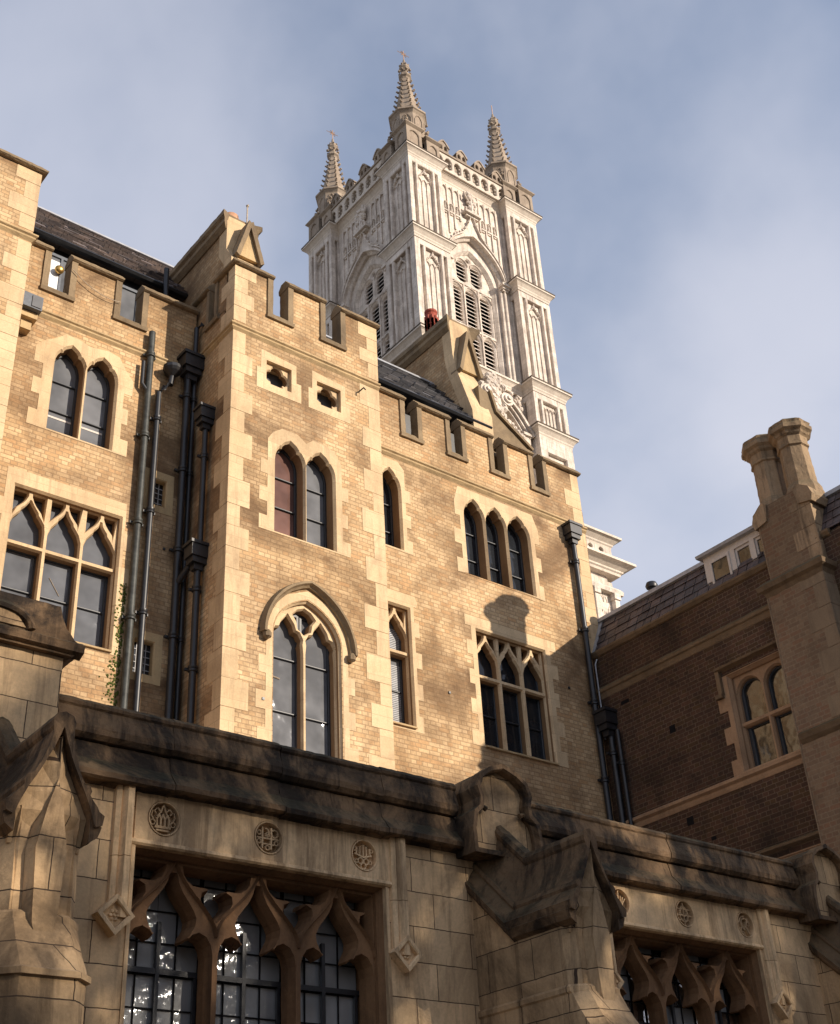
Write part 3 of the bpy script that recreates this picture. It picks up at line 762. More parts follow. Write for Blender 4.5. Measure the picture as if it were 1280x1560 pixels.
g1 = gable_chimney(8.50, 9.02, 15.22, 17.3, 19.15, [(15.9, 16.5), (15.0, 17.4), (15.02, 17.95), (15.22, 18.3)], (8.83, .22, 18.05, 18.86, 14.98), label='left gable chimney rising above the corner of the bay')
bm = NB(); lathe(bm, (8.72, 15.5, 19.18), [(.17, 0), (.17, .06), (.14, .10), (.15, .28), (.12, .30)], 14); obj('chimney_pot', bm, TERRA, g1, smooth=True)
bm = NB(); tube(bm, [(8.90, 15.2, 18.9), (8.90, 15.2, 19.6)], .014, 6); lump(bm, (8.90, 15.2, 19.62), .035); obj('lightning_rod', bm, CABLE, g1)
g2 = gable_chimney(14.42, 14.92, 15.86, 18.3, 19.99, [(16.4, 15.6), (15.36, 16.5), (15.36, 17.2), (15.74, 18.5), (15.82, 18.95)], (14.72, .25, 18.5, 19.5, 15.66), capx=.12, label='right gable chimney with a red pot, in front of the white tower')
bm = NB(); lathe(bm, (14.52, 16.55, 20.12), [(.13, 0), (.15, .05), (.12, .08), (.13, .16), (.15, .18), (.13, .22), (.13, .52), (.15, .55), (.15, .60), (.08, .66)], 14)
for k in range(9):
    for zz in (.26, .36, .46):
        a = k * 2 * math.pi / 9; box(bm, 14.52 + .135 * math.cos(a) - .022, 14.52 + .135 * math.cos(a) + .022, 16.55 + .135 * math.sin(a) - .022, 16.55 + .135 * math.sin(a) + .022, 20.12 + zz - .03, 19.62 + zz + .03)
obj('chimney_pot', bm, RED, g2)
# raking shoulder of the right chimney running down on to the parapet
bm = NB(); prism(bm, FR, [(14.7, 16.3), (16.05, 16.3), (16.02, 16.82), (15.10, 17.42), (14.98, 17.9), (14.7, 18.0)], 15.42, 15.80)
obj('raking_shoulder', bm, COPING, g2)
bm = NB()
for (xa, za), (xb, zb_) in (((14.96, 17.95), (15.10, 17.44)), ((15.10, 17.44), (16.05, 16.82))):
    d = Vector((xb - xa, zb_ - za)).normalized(); n_ = Vector((-d.y, d.x)) * .07
    sweep(bm, [[(x, y, z), (x + n_.x, y, z + n_.y)][::1] + [(x + n_.x, 15.84, z + n_.y), (x, 15.84, z)] for (x, z), y in (((xa, za), 15.36), ((xb, zb_), 15.36))], None)
obj('raking_coping', bm, COPING, g2)
# drainpipes -----------------------------------------------------------
y_ = YL - .10
pipe(HB, [(7.46, y_, 9.0), (7.46, y_, 16.25)], .058, mat=GREYP, label='flaking grey-green drainpipe, leftmost of the group')
pipe(HB, [(7.46, y_, 14.95), (7.34, y_, 15.08), (7.34, y_, 15.55)], .035, collars=9)
pipe(HB, [(7.66, y_, 9.0), (7.66, y_, 15.02), (7.74, y_ - .02, 15.16), (7.84, y_ - .05, 15.24), (7.86, y_ - .05, 15.45)], .052)
bm = NB(); lathe(bm, (7.86, y_ - .06, 15.42), [(.05, 0), (.14, .08), (.17, .13), (.17, .19), (.13, .2)], 12); obj('hopper', bm, IRON, HB.children[-1])
pipe(HB, [(8.17, y_ - .04, 9.0), (8.17, y_ - .04, 15.6)], .06, hopper=(8.22, y_ - .03, 15.72, 1.5), collars=1.5)
pipe(HB, [(8.32, y_, 9.0), (8.32, y_, 15.6)], .045, collars=1.4)
pipe(HB, [(8.31, y_, 15.9), (8.31, y_, 16.75), (8.38, y_ - .1, 16.82)], .045, collars=9)
pipe(HB, [(8.17, y_ - .04, 11.45), (8.28, 15.5, 11.75), (8.30, 15.40, 11.9)], .05, collars=9)
pipe(HB, [(8.30, 15.38, 8.5), (8.30, 15.38, 11.6)], .055, hopper=(8.28, 15.38, 11.72, 1.3), collars=1.5)
pipe(HB, [(8.30, 15.34, 11.9), (8.30, 15.34, 14.2)], .048, hopper=(8.29, 15.34, 14.38, 1.2), collars=1.3)
pipe(HB, [(16.40, YM - .09, 8.0), (16.40, YM - .09, 14.45)], .055, hopper=(16.39, YM - .10, 14.6, 1.25), collars=1.35)
# overflow spouts and small fittings
bm = NB(); tube(bm, [(11.02, YB, 15.76), (11.04, YB - .14, 15.78), (11.05, YB - .17, 15.72)], .014, 6); obj('overflow_spout', bm, IRON, HB)
bm = NB()
for x, y, z in ((9.02, YB, 10.42), (9.1, YB, 9.3), (7.99, YL, 12.1), (15.86, YM, 11.2), (12.95, YM, 10.42)): box(bm, x - .02, x + .02, y - .02, y + .01, z - .02, z + .02)
obj('wall_fixings', bm, IRON, HB)
# lamp box and its stone corbel
bm = NB(); box(bm, 4.95, 5.40, YL - .36, YL - .003, 15.52, 15.80); 
FL = obj('floodlight', bm, PVC); tag(FL, 'dark grey floodlight box with a glass front, fixed beside the turret above the left windows', 'floodlight')
bm = NB(); box(bm, 5.22, 5.38, YL - .375, YL - .361, 15.55, 15.77); obj('lens', bm, GLASSB, FL)
bm = NB(); box(bm, 5.10, 5.38, YL - .26, YL, 15.40, 15.51); box(bm, 5.15, 5.33, YL - .17, YL, 15.22, 15.399); obj('corbel', bm, STRING, HB)
# cable sagging across the left parapet
bm = NB(); tube(bm, [(5.93 + (6.84 - 5.93) * t, YL - .07 - .0 * t, 16.93 - .28 * t - .9 * t * (1 - t) * .55) for t in [k / 14 for k in range(15)]], .008, 5)
tag(obj('cable', bm, CABLE), 'thin pale cable sagging between two gaps of the left parapet', 'cable')
# round brass wall lamp glimpsed in the first attic window
bm = NB(); box(bm, 5.74, 6.06, 16.86, 16.885, 17.0, 17.9); LP = obj('ceiling_lamp', bm, plain('white_board', (.75, .75, .74), .6, .3, 0, .05)); tag(LP, 'round brass-rimmed lamp on a white board in the leftmost attic window', 'lamp')
bm = NB(); g_ = bmesh.ops.create_uvsphere(bm, u_segments=16, v_segments=10, radius=.085)
for v in g_['verts']: v.co = Vector((v.co.x + 6.02, v.co.y * .8 + 16.78, v.co.z + 17.66))
obj('globe', bm, BRASS, LP, smooth=True)
# moss down the wet strip beside the leftmost pipe
bm = NB()
for i in range(330):
    z = random.uniform(9.1, 11.3); w = .05 + .07 * math.sin(z * 3.1) ** 2 * (1 if z < 10.2 else .35)
    x = 7.40 - abs(random.gauss(0, w)) ; s = random.uniform(.008, .024)
    if x > 7.24 or z < 10.1: lump(bm, (x, YL - .006, z), s, (1, .5, 1), 1)
tag(obj('moss', bm, GRASSM), 'green moss on the damp wall beside the leftmost drainpipe', 'moss', kind='stuff')

# ================================================================== the dark brick wing on the right
XR = 16.6
RW = thing('brick_wing', 'dark sooty brick wing at the right with a white dormer and twin octagonal chimneys', 'building', (17, 12, 0))
bm = NB()
plate(bm, SD, rect(8.9, 15.02, 0, 12.02), [rect(10.84, 12.04, 8.70, 10.44), rect(10.66, 11.94, 5.2, 7.24)], XR, XR + .4)
obj('wall', bm, BRICKD, RW)
bm = NB(); box(bm, XR + .402, 21, 8.902, 14.99, 0, 12.0); obj('inner_wall', bm, BRICKD, RW)
bm = NB()
def band_side(bm, y0, y1, x, z, P): band_y(bm, y0, y1, [(x + a, z + b) for a, b in P])
band_side(bm, 10.8, 15.0, XR, 11.30, [(.02, -.22), (-.01, -.20), (-.03, -.10), (-.06, -.08), (-.07, -.03), (.0, .04), (.02, .04)])
band_side(bm, 9.5, 15.0, XR, 12.06, [(.02, -.12), (-.03, -.1), (-.07, -.04), (-.07, 0), (.02, .04)])
obj('string_course', bm, WSTONE, RW)
bm = NB(); band_side(bm, 10.55, 15.0, XR, 8.70, [(.02, -.18), (-.01, -.17), (-.03, -.12), (-.02, -.08), (-.08, -.05), (-.08, -.01), (.02, .05)]); 
obj('sill_course', bm, WREV, RW)
# mansard
bm = NB()
rows = 4
for i in range(rows):
    a, b = i / rows, (i + 1) / rows
    y = 9.0 + random.uniform(.0, .15)
    while y < 14.98:
        w = random.choice((.20, .26, .33)); y1 = min(y + w - .016, 14.98)
        xa, xb = XR + .02 + .36 * a - random.uniform(.004, .018), XR + .02 + .36 * b
        sweep(bm, [[(xa - .012, yy, 12.08 + .78 * a), (xb, yy, 12.08 + .78 * b + .01), (xb + .03, yy, 12.08 + .78 * b), (xa + .03, yy, 12.08 + .78 * a)] for yy in (y, y1)], None)
        y += w
sweep(bm, [[(XR + .05, yy, 12.05), (XR + .42, yy, 12.86), (21, yy, 13.0), (21, yy, 12.0)] for yy in (8.95, 14.985)], None)
o_ = obj('roof', bm, SLATEW, RW)
bm = NB(); sweep(bm, [[(XR + .30, yy, 12.84), (XR + .31, yy, 12.92), (XR + .38, yy, 12.97), (XR + .6, yy, 12.94), (XR + .45, yy, 12.82)] for yy in (8.93, 15.02)], None)
obj('lead_roll', bm, LEAD, o_)
bm = NB(); sweep(bm, [[(XR - .02, yy, 12.05), (XR + .34, yy, 12.86), (XR + .37, yy, 12.86), (XR + .05, yy, 12.05)] for yy in (14.92, 15.04)], None)
obj('lead_flashing', bm, LEAD, o_)
bm = NB(); lathe(bm, (XR + .75, 13.9, 12.9), [(.055, 0), (.055, .32), (.11, .33), (.125, .38), (.10, .44), (.03, .47)], 14); obj('roof_vent', bm, IRON, RW, smooth=True)
# dormer
DM = NB(); xd = XR + .10
holes = [rect(10.93, 11.38 - .33, 12.2, 12.66)]
d_ = [(11.545, 12.02), (11.09, 11.47), (10.62, 11.03)]
plate(DM, SD, rect(10.55, 12.13, 12.06, 12.80), [rect(a + .02, b - .02, 12.12, 12.68) for a, b in d_], xd, xd + .08)
box(DM, xd + .08, xd + .9, 12.07, 12.125, 12.06, 12.80)
DO = obj('dormer', DM, WHITE, RW)
bm = NB(); sweep(bm, [[(xd - .10, y, 12.80), (xd - .12, y, 12.85), (xd + .9, y, 12.93), (xd + .9, y, 12.80)] for y in (10.5, 12.21)], None); obj('dormer_roof', bm, LEAD, DO)
for k, (a, b) in enumerate(d_):
    bm = NB(); tw = -.05 if k == 0 else 0
    plate(bm, SD, rect(a + .015, b - .015, 12.115, 12.685), [rect(a + .06, b - .06, 12.17, 12.63)], xd + .03 + tw, xd + .06 + tw)
    o_ = obj('casement', bm, WHITE, DO); bm = NB(); prism(bm, SD, rect(a + .05, b - .05, 12.15, 12.65), xd + .05 + tw, xd + .055 + tw); obj('pane', bm, GLASSR, o_)
# upper window
def wing_window(zb, zt, zh, y0, y1, zlab, arch=True):
    ym = (y0 + y1) / 2
    bm = NB(); s_ = toothed(y0 - .18, y1 + .14, zb - .05, zh + .02, [(y1 + .14, zh + .06), (y0 - .18, zh + .06)], step=.27, out=.17)
    plate(bm, SD, s_, [rect(y0, y1, zb, zh)], XR - .012, XR + .3, .05, .07)
    o = obj('window', bm, WREV, RW)
    bm = NB(); hs = []
    for a, b in ((y0 + .03, ym - .04), (ym + .04, y1 - .03)):
        hs.append(rect(a, b, zb + .04, zt - .05))
        hs.append([(a, zt + .05), (b, zt + .05)] + list(reversed(pointed(a, b, zh - .34, zh - .08, .98, 8))))
    plate(bm, SD, rect(y0 - .02, y1 + .02, zb - .02, zh + .02), hs, XR + .10, XR + .26, .025, .05)
    obj('mullions', bm, WREV, o)
    for a, b in ((y0 + .02, ym - .02), (ym + .02, y1 - .02)):
        glaze(o, SD, XR + .20, rect(a, b, zb, zt), [], GLASSR, fw=.07)
        glaze(o, SD, XR + .20, [(a, zt), (b, zt)] + list(reversed(pointed(a, b, zh - .30, zh - .05, .98, 8))), [], GLASSR, fw=.06)
    bm = NB(); P = [(.02, -.02), (-.03, 0), (-.10, .02), (-.11, .06), (.02, .12)]
    band_y(bm, y0 - .28, y1 + .22, [(XR + a, zlab + b) for a, b in P])
    for yy in (y0 - .28, y1 + .15):
        box(bm, XR - .07, XR, yy, yy + .08, zlab - .40, zlab + .01)
        box(bm, XR - .09, XR, yy - .05 if yy < y0 else yy, yy + .08 if yy < y0 else yy + .14, zlab - .47, zlab - .402)
    obj('label_mould', bm, WSTONE, o)
    bm = NB(); band_y(bm, y0 - .12, y1 + .1, [(XR - .07, zb - .06), (XR - .06, zb - .02), (XR + .2, zb + .06), (XR + .2, zb - .06)]); obj('sill', bm, WREV, o)
    return o
wing_window(8.76, 9.56, 10.40, 10.88, 12.0, 10.55)
wing_window(5.3, 6.3, 7.2, 10.7, 11.9, 7.36)
for y, z, a, b in ((14.35, 10.85, .10, .035), (13.37, 9.97, .065, .07), (13.32, 8.31, .07, .07), (12.9, 7.9, .05, .03)): bm = NB(); box(bm, XR - .004, XR + .01, y - a, y + a, z - b, z + b); obj('air_brick', bm, DARK, RW)
pipe(RW, [(XR - .09, 14.72, 5.6), (XR - .09, 14.72, 10.4)], .055, hopper=(XR - .12, 14.74, 10.5, 1.4), collars=1.4)
pipe(RW, [(XR - .09, 14.52, 5.6), (XR - .09, 14.55, 10.35)], .04, collars=2)
pipe(RW, [(XR - .03, 14.86, 11.9), (XR - .07, 14.88, 11.8), (XR - .05, 14.9, 10.3)], .014, mat=LEAD, collars=9, name='lead_cable')
# buttress and chimney stack
bm = NB(); box(bm, 16.30, XR + .1, 9.62, 10.74, 0, 11.26); box(bm, 16.24, 17.4, 9.0, 9.62, 0, 8.8)
BT = obj('buttress', bm, BRICKG, RW)
quoins(BT, 16.30, 10.74, 0, 11.24, sx=1, sy=-1, front=False, mat=WSTONE2, h=.36)
quoins(BT, 16.30, 9.62, 8.9, 11.24, sx=1, sy=1, front=True, mat=WSTONE2, h=.36)
bm = NB()
P = [(.25, -.30), (.0, -.26), (-.03, -.18), (-.09, -.14), (-.11, -.06), (-.05, .0), (.0, .04), (.50, .26), (.6, .0)]
band_y(bm, 9.62, 10.74, [(16.30 + a, 11.50 + b) for a, b in P], 1, 1, 16.30)
band_x(bm, 16.30, 17.6, [(9.62 + a, 11.50 + b) for a, b in P], 1, 0, 9.62)
obj('mossy_ledge', bm, WSTONE, BT)
bm = NB(); band_y(bm, 9.0, 10.68, [(16.30 + a, 8.86 + b) for a, b in ((.02, -.2), (-.06, -.12), (-.09, -.04), (.02, .04))]); obj('ledge', bm, WSTONE, BT)
bm = NB(); prism(bm, SD, [(9.66, 11.45), (10.72, 11.45), (10.74, 12.74), (10.64, 13.0), (9.76, 13.0), (9.66, 12.8)], 16.50, 17.30)
CH = obj('chimney_stack', bm, BRICKG, RW)
quoins(CH, 16.50, 10.725, 11.55, 12.72, sx=1, sy=-1, front=False, mat=CHIM, h=.36)
quoins(CH, 16.50, 9.66, 11.55, 12.76, sx=1, sy=1, mat=CHIM, h=.36, hid=1)
for s, yy in ((1, 9.66), (-1, 10.72)):
    bm = NB(); prism(bm, SD, [(yy - .06 * s, 12.64), (yy - .10 * s, 12.76), (yy - .05 * s, 12.92), (yy + .16 * s, 13.08), (yy + .25 * s, 13.0), (yy + .2 * s, 12.70)], 16.46, 17.33)
    obj('stone_scroll', bm, CHIM, CH)
for yc_, lean in ((9.94, 0), (10.52, 0)):
    bm = NB()
    def octp(r, z): return [(16.86 + r * math.cos(R(22.5) + k * math.pi / 4), yc_ + r * math.sin(R(22.5) + k * math.pi / 4), z - .22) for k in range(8)]
    def sq(r, z): return octp(r, z)
    sweep(bm, [octp(.34, 12.9), octp(.35, 13.12), octp(.32, 13.32), octp(.265, 13.44), octp(.252, 14.16), octp(.285, 14.18), octp(.285, 14.22), octp(.27, 14.24), octp(.275, 14.36), octp(.32, 14.40), octp(.34, 14.44), octp(.395, 14.48), octp(.40, 14.55), octp(.37, 14.59), octp(.385, 14.63), octp(.30, 14.70), octp(.2, 14.7), octp(.18, 14.4)], None)
    obj('chimney_shaft', bm, CHIM, CH)
# slate roof seen past the stack, at the frame edge
bm = NB(); box(bm, 17.9, 20, 9.2, 9.8, 12.8, 13.35); obj('rear_roof', bm, SLATEW, RW)
bm = NB(); box(bm, 17.82, 20, 9.1, 9.9, 13.352, 13.42); obj('rear_coping', bm, LEAD, RW)

# ================================================================== the cloister range in front
YC = 8.5
CR = thing('cloister_range', 'low sooty stone cloister range with traceried windows and stepped buttresses, along the bottom', 'building', (7, 8.5, 0))
wins = ((5.33, 1.15), (10.25, 1.10), (15.1, 1.10))
bm = NB()
rounds = [[c - .93, c, c + .94] for c, h in wins]
plate(bm, FR, rect(-3, 16.2, 0, 5.10), [rect(c - h, c + h, 1.6, 4.66) for c, h in wins] + [circle(x, 4.865, .132) for r_ in rounds[:2] for x in r_], YC, YC + .05)
plate(bm, FR, rect(-3, 16.2, 0, 5.10), [rect(c - h, c + h, 1.6, 4.66) for c, h in wins], YC + .045, YC + .5)
box(bm, -3, 16.2, YC + .3, YC + .5, 5.0, 5.6)
CW = obj('wall', bm, CLOIST, CR)
for c, h in wins[:2]:
    bm = NB(); plate(bm, FR, rect(c - h - .02, c + h + .06, 4.668, 5.06), [circle(c + d, 4.865, .134, 28) for d in (-.93, 0, .94)], YC - .012, YC + .02, .006)
    obj('frieze', bm, FRIEZE, CR)
# parapet mouldings
def cl_band(x0, x1):
    bm = NB()
    band_x(bm, x0, x1, [(8.55, 5.03), (8.50, 5.03), (8.47, 5.05), (8.40, 5.045), (8.375, 5.06), (8.37, 5.10), (8.39, 5.125), (8.47, 5.22), (8.50, 5.355), (8.55, 5.36)])
    band_x(bm, x0, x1, [(8.80, 5.362), (8.47, 5.365), (8.435, 5.40), (8.43, 5.45), (8.455, 5.54), (8.47, 5.60), (8.455, 5.615), (8.45, 5.64), (8.48, 5.675), (8.80, 5.70)])
    # break the long edges up so they are not ruler-straight
    return bm
segs = [(-3, 2.55), (3.46, 7.30), (7.95, 12.2), (12.9, 16.2)]
for a, b in segs:
    x = a; bm = NB()
    while x < b - .01:
        x1 = min(b, x + random.uniform(.75, 1.25))
        if b - x1 < .4: x1 = b
        t = cl_band(x + .002, x1 - .002); off = random.uniform(-.006, .006); oz = random.uniform(-.005, .005)
        me = bpy.data.meshes.new('tmp'); t.to_mesh(me); t.free()
        k = len(bm.verts); bm.from_mesh(me); bm.verts.ensure_lookup_table(); bpy.data.meshes.remove(me)
        for v in bm.verts[k:]: v.co.y += off; v.co.z += oz
        x = x1
    obj('parapet', bm, CLDARK, CR)
# carved roundels
def strip(bm, pts, w, y0=YC + .0, y1=YC + .045):
    for (xa, za), (xb, zb) in zip(pts, pts[1:]):
        d = Vector((xb - xa, zb - za)); 
        if d.length < 1e-5: continue
        d.normalize(); n = Vector((-d.y, d.x)) * w / 2; e = d * w * .3
        prism(bm, FR, [(xa - e.x + n.x, za - e.y + n.y), (xa - e.x - n.x, za - e.y - n.y), (xb + e.x - n.x, zb + e.y - n.y), (xb + e.x + n.x, zb + e.y + n.y)], y0 + random.uniform(0, .004), y1)
def ring(bm, cx, cz, r0, r1, y0, y1, n=24): plate(bm, FR, circle(cx, cz, r1, n), [circle(cx, cz, r0, n)], y0, y1, .003)
def arcpts(cx, cz, r, a0, a1, n=8): return [(cx + r * math.cos(R(a0 + (a1 - a0) * i / n)), cz + r * math.sin(R(a0 + (a1 - a0) * i / n))) for i in range(n + 1)]
def carve(kind, cx, cz):
    bm = NB(); ring(bm, cx, cz, .122, .133, YC - .018, YC + .04)
    S_ = lambda pts, w=.011: strip(bm, [(cx + x, cz + z) for x, z in pts], w, YC + .002)
    if kind == 'shrine':       # a little canopied building
        S_([(-.06, -.06), (.06, -.06)], .02); S_([(-.05, -.085), (.05, -.085)], .014)
        for x in (-.05, -.017, .017, .05): S_([(x, -.06), (x, .0)], .012)
        S_([(-.055, 0), (-.03, .03), (-.015, .0), (0, .04), (.015, 0), (.03, .03), (.055, 0)], .011)
        S_([(-.05, .02), (-.02, .055), (0, .115), (.02, .055), (.05, .02)], .010)
        for s in (-1, 1): S_([(s * .02, .05), (s * .05, .085), (s * .075, .06), (s * .06, .04)], .008); S_([(s * .075, -.02), (s * .1, .02), (s * .09, .06)], .008); S_(arcpts(s * .085, -.03, .02, 0, 340), .007)
    elif kind == 'monogram':   # interlaced letters
        S_([(-.05, -.08), (-.05, .085)], .014); S_([(.035, -.08), (.035, .085)], .014)
        S_([(x, z) for x, z in arcpts(.065, .045, .032, -170, 130)], .011); S_([(x, z) for x, z in arcpts(-.02, .05, .03, -90, 90)], .011)
        S_([(-.1, .0), (.1, .0)], .012); S_([(-.08, -.045), (.085, -.045)], .010)
        for x, z in ((-.08, .04), (-.08, -.03), (.08, -.03), (0, -.075), (0, .03)): S_(arcpts(x, z, .018, 0, 350), .008)
    elif kind == 'crown':
        for x in (-.07, -.035, 0, .035, .07): S_([(x, .0 + abs(x) * .2), (x * .9, .09 - abs(x) * .35)], .010)
        S_([(-.085, .01), (0, -.012), (.085, .01)], .012)
        for x, z in ((-.03, -.045), (.03, -.045), (0, -.085)): S_(arcpts(x, z, .026, 0, 360), .009)
        for x, z in ((-.07, -.05), (.07, -.05), (-.085, .05), (.085, .05)): S_(arcpts(x, z, .015, 0, 350), .007)
    elif kind == 'lattice':
        S_(arcpts(-.03, 0, .09, -60, 60)); S_(arcpts(.03, 0, .09, 120, 240)); S_([(-.09, .05), (.09, .05)], .009); S_([(-.1, -.01), (.1, -.01)], .012); S_([(-.08, -.06), (.08, -.06)], .009)
        S_([(0, -.11), (0, .11)], .010); S_(arcpts(0, .02, .045, 0, 360), .009)
    elif kind == 'spray':
        S_([(.0, -.11), (-.01, .0), (.0, .11)], .012)
        for k in range(-3, 4): 
            if k: S_([(0, -.07), (k * .018, 0), (k * .030, .075 - abs(k) * .01)], .008)
        S_([(-.09, -.05), (0, -.07), (.09, -.05)], .010)
    else:                      # curling branch
        S_(arcpts(.01, .01, .06, 20, 250), .013); S_([(.06, .07), (.02, -.02), (.07, -.09)], .013); S_(arcpts(-.03, -.05, .03, 0, 300), .009); S_([(-.09, .02), (-.04, .08), (.03, .1)], .010); S_(arcpts(.06, .02, .025, -90, 200), .008)
    obj('carved_roundel', bm, FRIEZE, CR, {'shrine': 'roundel carved with a small canopied building', 'monogram': 'roundel carved with interlaced letters', 'crown': 'roundel carved with a fan over three rings', 'lattice': 'roundel carved with a round lattice', 'spray': 'roundel carved with a spray of stems', 'curl': 'roundel carved with a curling branch'}[kind])
for k, x in zip(('shrine', 'monogram', 'crown'), rounds[0]): carve(k, x, 4.865)
for k, x in zip(('spray', 'lattice', 'curl'), rounds[1]): carve(k, x, 4.865)
# windows
def cloister_window(c, h):
    bm = NB()
    # stepped outer frame: brown reveal
    plate(bm, FR, rect(c - h - .004, c + h + .004, 1.5, 4.664), [rect(c - h + .035, c + h - .035, 1.6, 4.60)], YC + .03, YC + .42, .03, .06)
    root = obj('window', bm, CLBROWN, CR)
    x0 = c - h + .035; x1 = c + h - .035; p = (x1 - x0) / 3; m_ = .042; hs = []; zh = 4.60; zj = 4.06
    for i in range(3):
        a, b = x0 + i * p + (m_ if i else .03), x0 + (i + 1) * p - (m_ if i < 2 else .03); w = b - a
        Lh = [(0, -.25), (0, -.12), (.015, -.05), (.05, .0), (.10, .02), (.15, .0), (.195, -.03), (.21, -.018), (.19, .03), (.155, .09), (.148, .14), (.172, .19), (.22, .25), (.272, .315), (.308, .385), (.322, .44)]
        P = [(a + u * w / .672, zj + v) for u, v in Lh] + [(b - u * w / .672, zj + v) for u, v in reversed(Lh)]
        hs.append([(a, 1.65), (b, 1.65)] + list(reversed(P)))
    for i in range(4):          # heart-shaped openings over the mullions, halves at the jambs
        x = x0 + i * p
        Rt = [(0, .15), (.05, .195), (.095, .245), (.12, .29), (.115, .33), (.085, .352), (.06, .345), (.065, .378), (.10, .398), (.15, .395), (.205, .40), (.25, .43), (.272, .465), (.28, .50)]
        right = [(x + u, zj + v) for u, v in Rt]; left = [(x - u, zj + v) for u, v in Rt]
        if i == 0: hs.append([(x + .03, zj + .19)] + right[2:] + [(x + .03, zj + .50)])
        elif i == 3: hs.append([(x - .03, zj + .19)] + left[2:] + [(x - .03, zj + .50)])
        else: hs.append(right + list(reversed(left[1:])))
    bm = NB(); plate(bm, FR, rect(x0 - .02, x1 + .02, 1.55, 4.62), hs, YC + .13, YC + .31, .020, .09)
    # drip-like ogee ribs standing proud of the tracery
    for i in range(3):
        a, b = x0 + i * p, x0 + (i + 1) * p; xc = (a + b) / 2
        for s in (1, -1):
            cv = bez((a if s > 0 else b, zj + .02), ((a if s > 0 else b) + s * .02, zj + .22), (xc - s * .10, zj + .29), (xc, zh), 10)
            rg = []
            for k, (x, z) in enumerate(cv):
                q0, q1 = Vector(cv[max(0, k - 1)]), Vector(cv[min(10, k + 1)]); d = (q1 - q0).normalized(); n = Vector((-d.y, d.x)) * .024
                rg.append([(x + n.x * .8, YC + .15, z + n.y * .8), (x, YC + .095, z), (x - n.x * .8, YC + .15, z - n.y * .8)])
            sweep(bm, rg, None)
    obj('tracery', bm, CLBROWN, root)
    for i in range(3):
        a, b = x0 + i * p + .02, x0 + (i + 1) * p - .02; xm = (a + b) / 2
        bm = NB()
        for zz, t_ in ((3.84, .020), (3.0, .014), (2.2, .014)): box(bm, a, b, YC + .325, YC + .355, zz - t_, zz + t_)
        box(bm, xm - .016, xm + .016, YC + .322, YC + .35, 1.6, 4.2)
        for xx in (a + .03, b - .03): box(bm, xx - .014, xx + .014, YC + .33, YC + .352, 1.6, 3.84)
        obj('iron_frame', bm, IRON, root)
        bm = NB()
        for xx in (a + (b - a) * .27, a + (b - a) * .73): box(bm, xx - .005, xx + .005, YC + .352, YC + .362, 1.6, 4.6)
        zz = 1.7
        while zz < 4.6:
            box(bm, a, b, YC + .354, YC + .363, zz - .005, zz + .005); zz += .235
        obj('leading', bm, DARK, root)
        # every small leaded quarry tilts a little
        bm = NB(); xs_ = [a, a + (b - a) * .27, xm, a + (b - a) * .73, b]; zz = 1.7 - .235
        while zz < 4.6:
            for q in range(4):
                d = [random.uniform(-.004, .004) for _ in range(2)]
                vs = [bm.verts.new(v) for v in ((xs_[q], YC + .368 + d[0], zz), (xs_[q + 1], YC + .368 - d[0], zz), (xs_[q + 1], YC + .368 - d[0] + d[1], zz + .235), (xs_[q], YC + .368 + d[0] + d[1], zz + .235))]
                bm.faces.new(vs)
            zz += .235
        o_ = obj('pane', bm, GLASSL, root)
    bm = NB(); box(bm, x0, x1, YC + .39, YC + .40, 1.6, 4.6); obj('dark_interior', bm, DARK, root)
    # label: horizontal moulding at the head, square drops and diamond stops
    bm = NB()
    band_x(bm, c - h - .05, c + h + .05, [(YC + .03, 4.63), (YC - .02, 4.635), (YC - .035, 4.65), (YC - .03, 4.675), (YC + .03, 4.70)])
    for s in (-1, 1):
        xa = c + s * (h + .045); xb = c + s * (h + .20); xm = (xa + xb) / 2; lo, hi = min(xa, xb), max(xa, xb)
        for z0, z1 in ((4.08, 4.52), (4.525, 5.06)):
            sweep(bm, [[(lo, YC + .02, z), (lo + .01, YC - .03, z), (lo + .045, YC - .05, z), (lo + .055, YC - .03, z), (lo + .085, YC - .075, z), (hi - .02, YC - .075, z), (hi, YC - .03, z), (hi, YC + .02, z)] for z in (z0, z1)], None)
        # inner jamb roll
        sweep(bm, [[(xa - s * .05, YC + .04, z), (xa - s * .045, YC - .01, z), (xa - s * .015, YC - .01, z), (xa - s * .01, YC + .04, z)] for z in (1.6, 4.66)], None)
        dx = xm + s * .03; q = .145
        dm = [(dx, 4.09 - q), (dx + q, 4.09), (dx, 4.09 + q), (dx - q, 4.09)]
        plate(bm, FR, dm, [offset(dm, -.035)], YC - .095, YC + .01, .01)
        prism(bm, FR, offset(dm, -.03), YC - .05, YC + .01)
        for k in range(6): lump(bm, (dx + .03 * math.cos(k * 1.05), YC - .055, 4.09 + .03 * math.sin(k * 1.05)), .016, (1, .8, 1))
        lump(bm, (dx, YC - .06, 4.09), .014)
    obj('hood_mould', bm, FRIEZE, root)
    return root
for c, h in wins[:2]: cloister_window(c, h)
